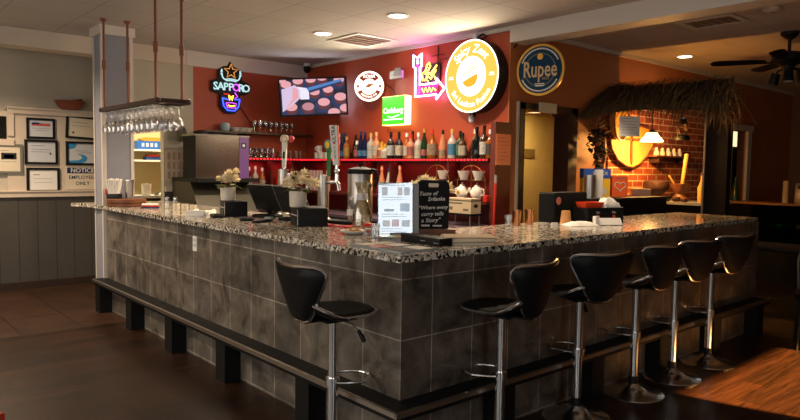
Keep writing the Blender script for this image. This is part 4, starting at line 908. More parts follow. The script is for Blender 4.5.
# KOMA round sign, swung out from the wall
t = thing('round_white_sign', 'round white glowing brewery sign left of the green light box', 'sign', (2.77, 3.79, 2.46))
rr_ = Vector((.62, -.785, 0)).normalized(); FK = frame((0,0,0), rr_, (0,0,1)); R_ = .178
DK = mat('dark_print_red', '#8a2f12', .5, emit='#8a2a10', es=.35)
MB().prism(circ(R_, 48), FK @ Matrix.Translation((0,0,-.06)), .05).build('rim_case', mat('warm_case', '#c9a58c', .5), t)
MB().prism(circ(R_, 48), FK @ Matrix.Translation((0,0,-.01)), .01).build('lit_face', GW, t, smooth=0)
def seg_band(a0, a1, r0, r1): return [(r1*math.cos(math.radians(a0+(a1-a0)*i/16)), r1*math.sin(math.radians(a0+(a1-a0)*i/16))) for i in range(17)] + [(r0*math.cos(math.radians(a1+(a0-a1)*i/16)), r0*math.sin(math.radians(a1+(a0-a1)*i/16))) for i in range(17)]
Ff = FK @ Matrix.Translation((0,0,.0003))
MB().prism(seg_band(38, 142, .088, .155), Ff, .001).build('dark_band', DK, t, smooth=0); MB().prism(seg_band(204, 336, .10, .155), Ff, .001).build('dark_band', DK, t, smooth=0)
lens = [(.115*math.cos(PI*i/16), .0+.06*math.sin(PI*i/16)) for i in range(17)] + [(.115*math.cos(PI+PI*i/16), .06*math.sin(PI+PI*i/16)) for i in range(1,16)]
MB().prism([(-.06,-.02),(-.01,.03),(.05,.03),(.075,.02),(.04,.012),(.01,-.015),(-.03,-.015)], Ff, .001).build('leaf_emblem', mat('emblem_ochre', '#a8672c', .5, emit='#a8672c', es=.5), t, smooth=0)
for s_ in (-1,1): MB().prism([(s_*.115,0),(s_*.14,.03),(s_*.15,0),(s_*.14,-.03)], Ff, .001).build('side_mark', DK, t, smooth=0)
Ft = FK @ Matrix.Translation((0,0,.0022)); MB().text('KOMA', .05, Ft @ Matrix.Translation((0,.115,0)), .001).build('lettering', GW, t, smooth=0)
MB().arc('BREWING CO', .031, Ft, .127, 270, True, .001, gap=.14).build('lettering', GW, t, smooth=0)
MB().tube([FK @ Vector((0,0,-.05)), (.14,.1,0)], .015, 8).build('wall_bracket', 'black', t)
# Carlsberg light box
t = thing('green_light_box', 'green glowing beer light box above the bottles', 'sign', (2.928, 3.41, 2.155))
F = FX(-.10, 0, 0)
MB().prism([(-.20,-.165),(.20,-.165),(.20,.165),(-.20,.165)], FX(-.002,0,0), .094).build('lit_case', GLem, t, smooth=0)
MB().prism([(-.195,-.16),(.195,-.16),(.195,.16),(-.195,.16)], F @ Matrix.Translation((0,0,-.004)), .005).build('face', GGr, t, smooth=0)
MB().text('Carlsberg', .09, F @ Matrix.Translation((-.005,.0,.002)), .001, .15).build('lettering', GWh, t, smooth=0)
MB().prism([(-.17,-.108),(.17,-.108),(.17,-.095),(-.17,-.095)], F @ Matrix.Translation((0,0,.0012)), .001).prism([(-.1,-.06),(-.02,-.075),(.1,-.05),(.12,-.06),(-.02,-.085),(-.1,-.068)], F @ Matrix.Translation((0,0,.0012)), .001).build('white_stripe', GWh, t, smooth=0)
MB().prism([(-.2,.165),(.2,.165),(.2,.168),(-.2,.168)], FX(-.002,0,0), .1).build('top_edge', 'brownbase', t, smooth=0)
MB().tube([FX(-.05,0,0) @ Vector((0,.168,0)), FX(-.02,0,0) @ Vector((-.12,.27,0)), FX(-.02,0,0) @ Vector((-.24,.33,0))], .004, 6).build('power_cord', 'black', t)
t = thing('emergency_light', 'small grey and white emergency light box on the red wall', 'lamp', (2.928, 3.44, 2.575))
MB().b2((-.05,-.09,-.045), (0,.10,.045)).build('case', 'lgrey', t, smooth=0); MB().prism([(-.07,-.02),(.07,-.02),(.05,.07),(-.03,.07)], FX(-.05,-.05,.0), .02).build('lamp_head', 'grey', t, smooth=0)
# pink arrow beer neon
t = thing('beer_arrow_neon_sign', 'pink arrow neon sign with gold figure beside the round yellow sign', 'neon sign', (2.928, 2.86, 2.51))
F = FX(-.05, 0, 0)
tubeset(GPw, [[(-.265,.25),(-.20,.21),(-.13,.25),(-.13,.12),(-.155,.10),(-.155,-.09),(.11,-.09),(.11,-.045),(.235,-.16),(.11,-.265),(.11,-.215),(-.23,-.215),(-.23,.10),(-.265,.12)]], .011, t, 'arrow_tube', True, F)
MB().prism([(-.25,.23),(-.2,.19),(-.145,.23),(-.15,.1),(-.17,.09),(-.17,-.105),(.1,-.105),(.1,-.2),(-.22,-.2),(-.22,.1),(-.25,.12)], FX(-.012,0,0), .01).build('pink_backing', mat('magenta_panel', '#7a1560', .4), t, smooth=0)
MB().prism([(-.145,-.075),(-.145,.10),(-.02,.13),(.13,.13),(.13,-.075)], FX(-.012,0,0), .012).build('dark_backing', 'black', t, smooth=0)
for i, ch in enumerate('BEERS'): MB().text(ch, .066, F @ Matrix.Translation((-.195,.165-.082*i,0)), .004).build('letter', GW if i == 0 else GVio, t, smooth=0)
tubeset(GG, [[(-.11,-.05),(-.12,.03),(-.07,.05),(-.04,.12),(-.01,.14),(.01,.10),(-.02,.06),(-.06,.04)],[(-.07,.02),(-.01,.03),(.04,-.01),(.10,.05)],[(-.08,-.05),(-.02,-.01),(.02,-.04),(.06,.0),(.10,-.05)],[(-.02,.03),(-.06,-.04),(-.02,-.06)],[(.02,.02),(.09,.08),(.11,.1)]], .0085, t, 'gold_figure_tube', False, F)
tubeset(GG, [[(-.12,-.13),(-.09,-.18),(-.06,-.13),(-.03,-.18),(.0,-.13),(.03,-.18),(.06,-.14),(.1,-.17)]], .008, t, 'gold_script_tube', False, F)
MB().box((-.025,-.10,.26), (.008,.008,.10)).box((-.025,-.10,.21),(.008,.2,.008)).box((-.025,-.2,.16),(.008,.12,.008)).box((-.025,-.10,.12),(.008,.008,.25)).build('mount_frame', 'black', t, smooth=0)
MB().tube([(-.01,-.10,.3),(-.006,-.10,.15),(-.006,-.02,.05)], .004, 6).build('power_cord', 'black', t)
# big round Spicy Zest sign
t = thing('round_yellow_sign', 'big round yellow light box with a bowl emblem in its white disc', 'sign', (2.928, 2.155, 2.425))
R_ = .365; F = FX(-.145, 0, 0)
MB().prism(circ(R_, 64), FX(-.005,0,0), .138).build('case', mat('dark_case', '#1c1412', .5), t)
MB().prism(circ(R_-.004, 64), F @ Matrix.Translation((0,0,-.003)), .004).build('amber_face', GY, t, smooth=0)
MB().ring(F, R_-.016, R_-.001, .004, 64).build('bright_rim', GWh, t)
MB().prism(circ(.20, 48), F @ Matrix.Translation((0,0,.0005)), .002).build('white_disc', GWh, t, smooth=0)
Fd = F @ Matrix.Translation((0,0,.003)); GA2 = em('bowl_amber', '#e8a81c', 1.3)
MB().prism([(-.12,-.035)]+[(.10*math.cos(math.radians(a))-.015, -.03+.075*math.sin(math.radians(a))) for a in range(195, 351, 15)]+[(.095,.01),(-.0,-.005)], Fd @ Matrix.Rotation(.12, 4, 'Z'), .001).build('bowl_emblem', GA2, t, smooth=0)
MB().prism([(-.12,.015),(-.115,.005),(.09,.085),(.085,.095)], Fd, .001).prism([(-.06,.062),(-.055,.052),(.06,.105),(.055,.115)], Fd, .001).build('chopstick_emblem', GA2, t, smooth=0)
mb = MB()
for i, a in enumerate((300, 315, 330, 345, 0, 15)): mb.prism(circ(.010+.004*(i % 2), 10), Fd @ Matrix.Translation((.15*math.cos(math.radians(a)), .15*math.sin(math.radians(a)), 0)), .0006)
mb.build('pale_dots', em('pale_mint', '#bfe6cf', 1.5), t, smooth=0)
MB().arc('Spicy Zest', .115, Fd, .272, 92, False, .001, .2, gap=.05).build('lettering', GWh, t, smooth=0)
MB().arc('Sri Lankan Fusion', .082, Fd, .282, 270, True, .001, 0, gap=.07).build('lettering', GWh, t, smooth=0)
for s_ in (-1, 1): MB().prism([(s_*.24,-.012),(s_*.31,-.012),(s_*.31,-.004),(s_*.24,-.004)], Fd, .001).prism([(s_*.25,.006),(s_*.305,.006),(s_*.305,.016),(s_*.25,.016)], Fd, .001).build('side_mark', GWh, t, smooth=0)
MB().box((-.06,.02,R_+.03), (.05,.05,.07)).build('cable_plug', 'lgrey', t); MB().tube([(-.06,.0,R_+.03),(-.05,-.06,R_+.06),(-.04,-.11,R_+.03),(-.04,-.06,R_+.01),(-.05,.06,R_+.02),(-.05,.10,R_-.02)], .009, 6).build('cable_coil', 'black', t)
t = thing('security_camera', 'small white wall camera below the round yellow sign', 'camera', (2.93, 2.24, 2.01))
MB().cone((0,0,.05),(-.03,0,.05),.028,.028,16).build('base', 'black', t); MB().ball((-.045,-.01,-.005), (.032,.032,.045), 14, 10).build('body', 'lgrey', t); MB().tube([(-.02,0,.05),(-.045,0,.02)], .012, 8).build('arm', 'lgrey', t)
# Rupee sign on bracket
t = thing('round_blue_sign', 'round blue and gold beer sign hanging from a black bracket', 'sign', (3.05, 1.50, 2.45))
Fr = frame((0,0,0), Vector((.22,-.975,0)), (0,0,1)); R_ = .245
MB().prism(circ(R_, 56), Fr @ Matrix.Translation((0,0,-.012)), .024).build('gold_rim', 'gold', t, smooth=0)
MB().prism(circ(R_-.022, 56), Fr @ Matrix.Translation((0,0,.0122)), .002).build('blue_face', mat('teal_blue_face', '#0c3350', .75, spec=.2), t, smooth=0)
Fq = Fr @ Matrix.Translation((0,0,.0145))
mb = MB()
for r in (.150, .158): mb.ring(Fq, r, r+.0025, .0008, 48)
mb.build('thin_rings', mat('ring_gold', '#8a8158', .5), t)
mb = MB()
for a0, a1 in ((25, 158), (205, 330)):
    a = a0; mb = MB()
    while a < a1:
        w_ = RND.choice((3.2, 4.2, 5)); mb.prism(seg_band(a, a+w_*.75, .193, .207), Fq, .0008); a += w_
    mb.build('ring_print', 'chalk', t, smooth=0)
GO = mat('sign_sand', '#c9a878', .5)
MB().text('Rupee', .15, Fq @ Matrix.Translation((0,0,0)) @ Matrix.Scale(1.45, 4, (0,1,0)) @ Matrix.Scale(.92, 4, (1,0,0)), .001).build('lettering', GO, t, smooth=0)
MB().prism(circ(.030, 20), Fq @ Matrix.Translation((0,.125,0)), .001).build('coin_emblem', 'gold', t, smooth=0)
MB().text('BEER', .035, Fq @ Matrix.Translation((.06,-.085,0)), .001, .2).build('lettering', mat('sign_muted', '#8a7a58', .6), t, smooth=0)
MB().prism([(-.05,-.135),(.05,-.135),(.05,-.128),(-.05,-.128)], Fq, .0008).prism([(-.045,-.155),(.05,-.155),(.05,-.143),(-.045,-.143)], Fq, .0008).build('small_print', 'chalk', t, smooth=0)
MB().box((-.10,.41,.18), (.03,.012,.30)).tube([(-.10,.405,.31),(-.05,.2,.32),(.0,-.02,.33)], .010, 6).tube([(-.10,.405,.06),(-.06,.25,.27),(-.04,.15,.32)], .008, 6).build('wall_bracket', 'black', t)
MB().tube([(0,0,.255),(0,0,.33)], .004, 6).build('hanging_hook', 'steel', t)
# ------------------------------------------------------------------ left recess: certificates, notice, rack, kitchen
def certificate(x0, z0, x1, z1, fm, sheet, marks, lb, tilt=0):
    t = thing('framed_certificate', lb, 'picture frame', ((x0+x1)/2, 6.279, (z0+z1)/2)); t.rotation_euler = (0, tilt, 0)
    w_, h_ = x1-x0, z1-z0; b = .027
    mb = MB()
    mb.b2((-w_/2,-.022,-h_/2), (w_/2,0,-h_/2+b)).b2((-w_/2,-.022,h_/2-b), (w_/2,0,h_/2)).b2((-w_/2,-.022,-h_/2+b), (-w_/2+b,0,h_/2-b)).b2((w_/2-b,-.022,-h_/2+b), (w_/2,0,h_/2-b))
    mb.build('frame', fm, t, smooth=0)
    MB().b2((-w_/2+b,-.010,-h_/2+b), (w_/2-b,-.004,h_/2-b)).build('sheet', sheet, t, smooth=0)
    for m_, a0, c0, a1, c1 in marks:
        MB().b2((a0*w_,-.0112,c0*h_), (a1*w_,-.010,c1*h_)).build('print', m_, t, smooth=0)
    return t
L_ = 'greytxt'
certificate(-.36, 1.775, -.055, 2.02, 'black', 'lgrey', [('pink',-.32,.12,.33,.26),('sky',-.32,.2,-.05,.3),(L_,-.3,0,.3,.02),(L_,-.2,-.1,.2,-.08)], 'black framed certificate with red and blue banner, top left')
certificate(-.385, 1.475, -.03, 1.765, 'black', 'lgrey', [(L_,-.3,.25,.1,.27),(L_,-.3,.1,.3,.12),(L_,-.3,.0,.3,.02),('ink',.25,-.1,.3,-.03)], 'black framed printed certificate in the middle of the left column')
certificate(-.37, 1.145, -.015, 1.435, 'black', 'paper', [(L_,-.3,.2,-.1,.23),(L_,-.3,.05,.3,.06),(L_,-.3,-.1,.3,-.09)], 'black framed plain white certificate at the bottom of the left column')
certificate(.065, 1.79, .43, 2.07, 'black', 'cream2', [(L_,-.3,.2,.2,.22),(L_,-.3,.05,.25,.07),('ink',-.3,-.28,-.24,-.2)], 'black framed cream certificate above the blue printed one, partly behind column', math.radians(3))
bc = certificate(.06, 1.47, .425, 1.76, 'black', 'lgrey', [(L_,-.2,.1,.2,.12),(L_,-.05,.02,.3,.04)], 'black framed certificate with bright blue curves')
MB().prism([(-.155,.118),(-.06,.118),(-.065,.09),(-.09,.06),(-.155,.05)], FY(0,-.0113,0), .001).prism([(-.155,-.118),(-.0,-.118),(.05,-.09),(.06,-.05),(.03,-.02),(-.06,.0),(-.01,-.03),(.0,-.06),(-.04,-.085),(-.155,-.09)], FY(0,-.0113,0), .001).build('blue_curve_print', mat('bright_blue', '#2f86b8', .6), bc, smooth=0)
certificate(-.86, 1.365, -.405, 1.705, 'silver', 'cream2', [('ink',.02,-.02,.36,.2),('paper',.08,.02,.3,.14),(L_,-.1,-.1,.36,-.09),(L_,0,.26,.2,.28)], 'grey framed picture with a small dark print, at the left edge')
t = thing('employees_notice', 'NOTICE EMPLOYEES ONLY sign on the cream panel beside the column', 'sign', (.245, 6.279, 1.32))
MB().b2((-.19,-.006,-.145), (.19,0,.135)).build('plate', 'cream2', t, smooth=0); MB().b2((-.175,-.0075,.05), (.175,-.006,.122)).build('blue_band', 'navy', t, smooth=0)
MB().text('NOTICE', .074, FY(0,-.0077,.085), .0006).build('lettering', 'paper', t, smooth=0); MB().text('EMPLOYEES', .061, FY(0,-.0062,.0), .0006).text('ONLY', .061, FY(0,-.0062,-.075), .0006).build('lettering', 'navy', t, smooth=0)
t = thing('wooden_bowl', 'red brown wooden bowl sitting on the white ledge', 'bowl', (.10, 6.215, 2.136))
MB().lathe([(0,0),(.09,0),(.14,.04),(.165,.09),(.175,.095),(.172,.108),(.155,.10),(.13,.05),(.08,.012),(0,.012)], n=32, sy=.42).build('bowl', 'clay', t)
MB().tube([(.0,0,.10),(.1,0,.115),(.14,0,.125)], [.012,.02,.016], 8).build('ladle', 'wood2', t)
# hanging glass rack
t = thing('hanging_glass_rack', 'dark brown hanging wine glass rack on four copper rods', 'rack', (.01,-.02,0))
mb = MB()
for x in (-.12, .125): mb.b2((x-.018, 2.88, 1.99), (x+.018, 4.32, 2.03))
for y in (2.895, 4.305): mb.b2((-.138, y-.018, 1.995), (.143, y+.018, 2.03))
for x, y in ((-.125,2.88),(.13,2.88),(-.125,4.32),(.13,4.32)): mb.ball((x,y,2.012), (.025,.025,.025), 10, 8)
mb.build('rack_frame', 'wood', t)
mb = MB()
for k in range(13): y = 2.98+.105*k; mb.b2((-.12, y-.004, 1.985), (.125, y+.004, 1.993))
mb.build('slot_rails', 'brownbase', t, smooth=0)
mb = MB().b2((-.10, 3.3, 2.0), (.10, 4.29, 2.012)); mb.build('rack_panel', 'brownbase', t, smooth=0)
for x, y in ((-.115,2.95),(.115,2.98),(-.105,4.29),(.105,4.25)):
    rd = MB().cone((x,y,2.0),(x,y,H),.011,.011,12).build('copper_rod', 'rodm', t)
    MB().cone((x,y,2.40),(x,y,2.485),.019,.019,12).build('rod_collar', 'rodm', rd); MB().lathe([(0,H-.03),(.02,H-.028),(.035,H-.004),(.035,H-.0005),(0,H-.0005)], (x,y,0), 16).build('ceiling_flange', 'rodm', rd)
wp = [(r, -z_) for r, z_ in wine_prof()]
for i in range(4):
    for k in range(11):
        glass_thing('hanging_wine_glass', 'upside down wine glass hanging from the brown rack', 'wine glass', (-.095+.072*i+.004*(k % 2), 3.0+.122*k+.02*(i % 2), 1.982), wp, 'wine glasses hanging from the rack', 16, 'lglass')
tag(MB().tube([(.05,3.9,2.02),(.1,4.0,2.03),(.08,4.2,2.028),(.0,4.3,2.03)], .018, 8).build('dark_garland', 'blackmatte'), 'dark garland lying on top of the hanging rack', 'garland')
# clock and mail panel on the beige kitchen wall
t = thing('wall_clock', 'round wall clock seen at an angle below the glass rack', 'clock', (1.085, 5.399, 1.875))
MB().lathe([(0,0),(.1,0),(.1,.03),(.088,.045),(.082,.03),(0,.03)], n=32).build('rim', 'silver', t); MB().lathe([(0,.031),(.082,.031)], n=32).build('dial', mat('dark_dial', '#4d4a33', .3), t)
t.rotation_euler = (PI/2, 0, math.radians(24)); t.location = (1.085, 5.345, 1.875)
t = thing('card_rack', 'cream panel with three rows of small dark slots', 'rack', (1.075, 5.399, 1.485))
MB().b2((-.14,-.008,-.185), (.14,0,.185)).build('panel', 'cream', t, smooth=0)
for r_i in range(3):
    for k in range(4): MB().b2((-.115+.062*k,-.012,.07-.115*r_i), (-.085+.062*k,-.008,.155-.115*r_i)).build('slot', 'tan', t, smooth=0)
# kitchen beyond the doorway
t = thing('kitchen_shelf', 'bright kitchen shelf seen through the doorway', 'shelf', (0,0,0)); 
for z_ in (1.555, 1.70): MB().b2((.9, 6.72, z_-.025), (1.93, 6.995, z_)).build('board', 'paper', t, smooth=0)
t = thing('blue_carton', 'blue printed carton on the upper kitchen shelf', 'box', (1.25, 6.84, 1.70)); MB().b2((-.16,-.09,0), (.16,.09,.115)).build('carton', mat('strong_blue', '#1d5fb8', .5), t, smooth=0)
[MB().box((-.09+.06*k,-.0905,.06), (.035,.001,.05)).build('print', 'lgrey', t, smooth=0) for k in range(4)]
t = thing('snack_basket', 'yellow and brown snack tray on top of the blue carton', 'tray', (1.30, 6.84, 1.816)); MB().prism([(-.18,.02),(-.12,0),(.14,0),(.2,.03),(.12,.05),(-.1,.05)], FY(0,.06,0), .12).build('tray', 'gold', t, smooth=0)
t = thing('storage_box', 'blue and red box on the lower kitchen shelf', 'box', (1.33, 6.86, 1.555)); MB().b2((-.11,-.06,0), (.11,.06,.045)).build('case', 'blue', t, smooth=0); MB().b2((-.09,-.055,.045), (.09,.055,.07)).build('lid', 'redplastic', t, smooth=0)
t = thing('kitchen_table', 'small white legged table behind the kitchen doorway', 'table', (1.05, 6.25, 0))
MB().b2((-.26,-.2,1.06), (.3,.2,1.09)).build('top', 'lgrey', t, smooth=0)
for x, y in ((-.24,-.18),(.28,-.18),(-.24,.18),(.28,.18)): MB().cone((x,y,0),(x,y,1.06),.016).build('leg', 'paper', t)
MB().b2((-.22,-.14,.6), (.26,.18,1.04)).build('dark_bin', 'black', t, smooth=0)
tag(MB().lathe([(0,0),(.055,0),(.065,.15),(.06,.15),(.05,.01),(0,.01)], n=20).build('white_tub', 'paper', None, (.98, 6.15, 1.09)), 'white tub on the kitchen table', 'tub')
t = thing('domed_lid', 'dark domed lid with upright spindle on the kitchen table', 'lid', (1.20, 6.18, 1.09)); MB().lathe([(0,.06),(.02,.06),(.09,.02),(.1,0),(0,0)], n=24).build('dome', 'steeld', t); MB().cone((0,0,.06),(0,0,.18),.006).build('spindle', 'black', t)
# orange chair top by the camera
t = thing('orange_chair', 'orange wooden chair back corner at the lower left edge', 'chair', (-1.93, -.22, 0), math.radians(15))
oc = mat('orange_stained_wood', '#a83a16', .4, noise=.2)
MB().rbox((0,0,.70), (.36,.03,.08), .012).build('top_rail', oc, t)
for x in (-.165,.165): MB().b2((x-.016,-.016,0), (x+.016,.016,.66)).build('back_post', oc, t)
MB().rbox((0,.22,.44), (.38,.40,.035), .03).build('seat', oc, t)
for x in (-.165,.165): MB().b2((x-.016,.37,0), (x+.016,.40,.42)).build('front_leg', oc, t)
# ------------------------------------------------------------------ thatched booth on the right
struct(bx('wall_brick', MATS['red_bricks'], (4.71, YO-.02, 0), (7.3, YO, 2.5)))
t = thing('thatched_booth', 'booth with dried palm thatch roof and dark posts against the brick wall', 'booth', (0,0,0))
bx('counter_slab', mat('slab_grey', '#8c8c8a', .35), (5.28, .86, 1.115), (5.95, YO-.022, 1.145), t)
bx('counter_front', 'black', (5.33, .86, 0), (5.9, YO-.022, 1.115), t)
bx('side_panel', mat('booth_brown', '#140d09', .7, spec=.2), (5.15, .60, 0), (5.26, .86, 2.30), t)
bx('conduit', mat('conduit_grey', '#6e675f', .5), (5.13, .83, .0), (5.148, .85, 2.2), t)
mb = MB(); rr = random.Random(5)
def rp(u, v):  # u along the roof from wall to free end, v from ridge to eave
    a = Vector((4.95, 1.75, 2.50)).lerp(Vector((5.02, .50, 2.50)), u); b = Vector((4.13, 1.74, 2.13)).lerp(Vector((4.5, 1.3, 2.21)), u/.35) if u < .35 else Vector((4.5, 1.3, 2.21)).lerp(Vector((4.72, .46, 2.17)), (u-.35)/.65)
    p = a.lerp(b, v); p.z += .06*math.sin(PI*v)*(1-.4*u); return p
G_ = [[mb.v(rp(i/12, j/6)-Vector((0,0,.05))) for j in range(7)] for i in range(13)]
G2 = [[mb.v(rp(i/12, j/6)-Vector((0,0,.02))) for j in range(7)] for i in range(13)]
for i in range(12):
    for j in range(6): mb._f([G_[i][j], G_[i+1][j], G_[i+1][j+1], G_[i][j+1]]); mb._f([G2[i][j], G2[i][j+1], G2[i+1][j+1], G2[i+1][j]])
mb.build('roof_mat', 'straw', t)
mb = MB()
def blade(p, d, L, w_, sag):
    d = d.normalized(); s_ = d.cross(Vector((0,0,1))); s_ = s_.normalized() if s_.length > .01 else Vector((1,0,0)); pr = None
    for k in range(5):
        f = k/4; q = p + d*L*f + Vector((0,0,-sag*f*f)); q.y = min(q.y, YO-.03); ww = w_*(1-f*.85); c = (mb.v(q-s_*ww), mb.v(q+s_*ww))
        if pr: mb._f([pr[0], pr[1], c[1], c[0]])
        pr = c
for i in range(2000):
    u, v = rr.random(), rr.random()**.8; p = rp(u, v) + Vector((0,0,rr.uniform(-.03,.05)))
    d = rp(u, min(1, v+.1)) - rp(u, max(0, v-.05)); d = d.normalized()*.55 + Vector((rr.gauss(0,.12), rr.gauss(.55,.35), rr.gauss(-.02,.08)))
    blade(p, d, rr.uniform(.22,.5)*(1-.45*v), rr.uniform(.004,.011), rr.uniform(.02,.12))
for i in range(150):
    u = rr.random(); p = rp(u, rr.uniform(.85, 1)); blade(p, Vector((-.3+rr.gauss(0,.25), rr.gauss(0,.35), -.9)), rr.uniform(.04,.15)*(1.8 if u > .85 or u < .1 else 1), rr.uniform(.002,.006), .03)
for i in range(170):
    u, v = rr.uniform(0,.12), rr.random(); p = rp(u, v); blade(p, Vector((-.8+rr.gauss(0,.2), rr.gauss(0,.15), -.35+rr.gauss(0,.2))), rr.uniform(.12,.3), rr.uniform(.003,.008), .10)
for i in range(110):
    p = Vector((rr.uniform(4.75,5.05), rr.uniform(.42,.62), rr.uniform(2.15,2.4))); blade(p, Vector((rr.gauss(0,.4), -.05+rr.gauss(0,.3), -.9)), rr.uniform(.12,.34), rr.uniform(.004,.010), .05)
o = mb.build('palm_thatch', 'straw', t, smooth=0); o['kind'] = 'stuff'
# things hung on the booth wall
yb = YO-.022
t = thing('winnowing_tray', 'large pointed woven cane tray leaning on the brick wall', 'tray', (5.175, yb-.012, 1.81))
po = []
for i in range(33):
    a = -PI/2+2*PI*i/32; x = .52*math.cos(a); zz = .20*math.sin(a)
    po.append((x*(1.0 if zz > -.05 else max(0, (zz+.26)/.21)**.55 if zz < -.05 else 1), zz if zz > 0 else zz*1.3))
po = [(0,-.27),(.16,-.225),(.33,-.13),(.46,-.01),(.52,.09),(.51,.16),(.42,.2),(.2,.225),(0,.23),(-.2,.225),(-.42,.2),(-.51,.16),(-.52,.07),(-.47,-.06),(-.34,-.18),(-.16,-.25)]
mb = MB(); n = len(po); lv = []
for k, dy in ((1,-.035),(.93,-.012),(.6,.0),(.2,.004)): lv.append([mb.v((x*k, dy, z_*k)) for x, z_ in po])
bk = [mb.v((x, -.028, z_)) for x, z_ in po]; bk2 = [mb.v((x*.6, .008, z_*.6)) for x, z_ in po]
for a, b in zip(lv, lv[1:]): mb._bridge(a, b)
mb._f(lv[-1]); mb._bridge(bk, lv[0]); mb._bridge(bk2, bk); mb._f(bk2[::-1]); mb.build('woven_panel', 'wicker', t)
MB().tube([(x,-.035,z_) for x, z_ in po], .011, 6, True).build('rim', 'wood2', t); MB().box((0,-.02,-.02), (.03,.012,.44)).box((0,-.02,.06), (.96,.012,.03)).build('cross_slats', 'wood2', t)
t = thing('round_basket', 'round shallow cane basket hung high at the brick edge', 'basket', (4.76, yb-.06, 2.08)); t.rotation_euler = (PI/2, 0, .2)
MB().lathe([(0,-.01),(.2,-.01),(.24,.06),(.23,.06),(.19,.002),(0,.002)], n=36).build('basket', 'wicker', t); MB().ring(Matrix.Translation((0,0,.055)), .225, .245, .015, 36).build('rim', 'wood2', t)
t = thing('paper_notice', 'white paper notice hanging under the thatch before the brick', 'notice', (4.27, 1.25, 1.965), math.radians(-30))
MB().b2((-.118,-.002,-.105), (.118,.002,.105)).build('sheet', 'paper', t, smooth=0)
mb = MB(); [mb.b2((-.09,-.003,.08-.03*i), (.06+.03*(i % 2),-.002,.084-.03*i)) for i in range(6)]; mb.build('text_lines', 'greytxt', t, smooth=0)
MB().tube([(0,0,.13),(.0,.0,.26)], .002, 5).build('string', 'straw', t)
LAMPG = bpy.data.materials.new('lamp_glass'); LAMPG.use_nodes = True
_n = LAMPG.node_tree; _t = _n.nodes.new('ShaderNodeBsdfTransparent'); _t.inputs[0].default_value = (1,.85,.6,1); _e = _n.nodes['Principled BSDF']; _e.inputs['Base Color'].default_value = lin('#fff0d0')
_e.inputs['Emission Color'].default_value = lin('#ffcf74'); _e.inputs['Emission Strength'].default_value = 9; _x = _n.nodes.new('ShaderNodeMixShader'); _x.inputs[0].default_value = .55
_n.links.new(_t.outputs[0], _x.inputs[1]); _n.links.new(_e.outputs[0], _x.inputs[2]); _n.links.new(_x.outputs[0], _n.nodes['Material Output'].inputs['Surface'])
t = thing('hanging_lamp', 'glowing bell shaped glass lamp hanging in the booth', 'lamp', (5.06, 1.42, 1.838))
MB().lathe([(.132,0),(.118,.02),(.075,.07),(.06,.10),(.035,.105)], n=36).build('glass_shade', LAMPG, t)
MB().cone((0,0,.10),(0,0,.135),.04,.025,20).tube([(0,0,.13),(0,0,.55)], .006, 6).build('fitting', 'black', t)
MB().ball((0,0,.045), .028, 12, 8).build('bulb', mat('bulb_glow', '#ffffff', emit='#ffd890', es=60), t)
t = thing('hurricane_lantern', 'black hurricane lantern hanging in front of the brick', 'lantern', (5.44, 1.25, 1.862))
MB().lathe([(0,0),(.085,0),(.09,.02),(.08,.055),(.05,.065),(0,.065)], n=24).build('oil_tank', 'black', t); MB().lathe([(.04,.065),(.065,.12),(.04,.19)], n=20).build('chimney', 'glass', t)
MB().lathe([(.045,.19),(.06,.2),(.045,.24),(.055,.25),(.03,.275),(0,.28)], n=20).build('cap', 'black', t)
MB().tube([(.085,0,.03),(.105,0,.09),(.095,0,.2),(.04,0,.235)], .009, 6).tube([(-.085,0,.03),(-.105,0,.09),(-.095,0,.2),(-.04,0,.235)], .009, 6).build('side_tubes', 'black', t)
MB().tube([(-.06,0,.22),(0,0,.34),(.06,0,.22)], .004, 6).tube([(0,0,.34),(0,0,.56)], .003, 6).build('wire_handle', 'black', t)
t = thing('wall_shelf', 'small wooden wall shelf on the brick beside the lamp', 'shelf', (6.0, yb-.075, 1.695)); MB().b2((-.45,-.075,-.02), (.45,.075,0)).build('board', 'wood2', t, smooth=0); [MB().b2((x-.01,-.06,-.09), (x+.01,.075,-.02)).build('bracket', 'wood', t, smooth=0) for x in (-.35,.35)]
for i in range(5):
    t = thing('candle_figure', ['first cream candle from the left on the brick shelf','second cream candle from the left on the brick shelf','middle cream candle on the brick shelf','fourth cream candle from the left on the brick shelf','last cream candle on the right of the brick shelf'][i], 'candle', (5.68+.15*i, yb-.075, 1.695), 0, 'candles on the brick shelf')
    MB().lathe([(0,0),(.035,0),(.032,.05),(.02,.06),(.022,.09),(0,.105)], n=14).build('wax', 'cream2', t); MB().cone((0,0,.1),(0,0,.118),.003,.002,6).build('wick', 'ink', t)
t = thing('dried_bunch', 'bunch of dark dried plants hanging on the orange wall', 'decoration', (4.30, YO-.14, 1.77)); mb = MB(); rr = random.Random(6)
for i in range(60):
    c = Vector((rr.gauss(0,.07), rr.gauss(0,.02)-.02, rr.uniform(-.28,.26))); c.x *= 1.2-abs(c.z)*2.2; leafs(mb, c, 3, .09, rr, -.9, .9)
mb.tube([(0,0,-.28),(0,0,.45)], .005, 5); mb.build('dried_plants', mat('dried_dark', '#1c150c', .9), t, smooth=0)
t = thing('carved_ornament', 'narrow brown carved piece hung left of the brick edge', 'decoration', (4.57, YO-.04, 1.72)); MB().tube([(0,0,-.2),(.015,0,-.05),(0,0,.12),(-.005,0,.2)], [.012,.035,.028,.008], 10).build('carving', 'wood2', t); MB().tube([(-.005,0,.2),(0,.01,.42)], .003, 5).build('string', 'straw', t)
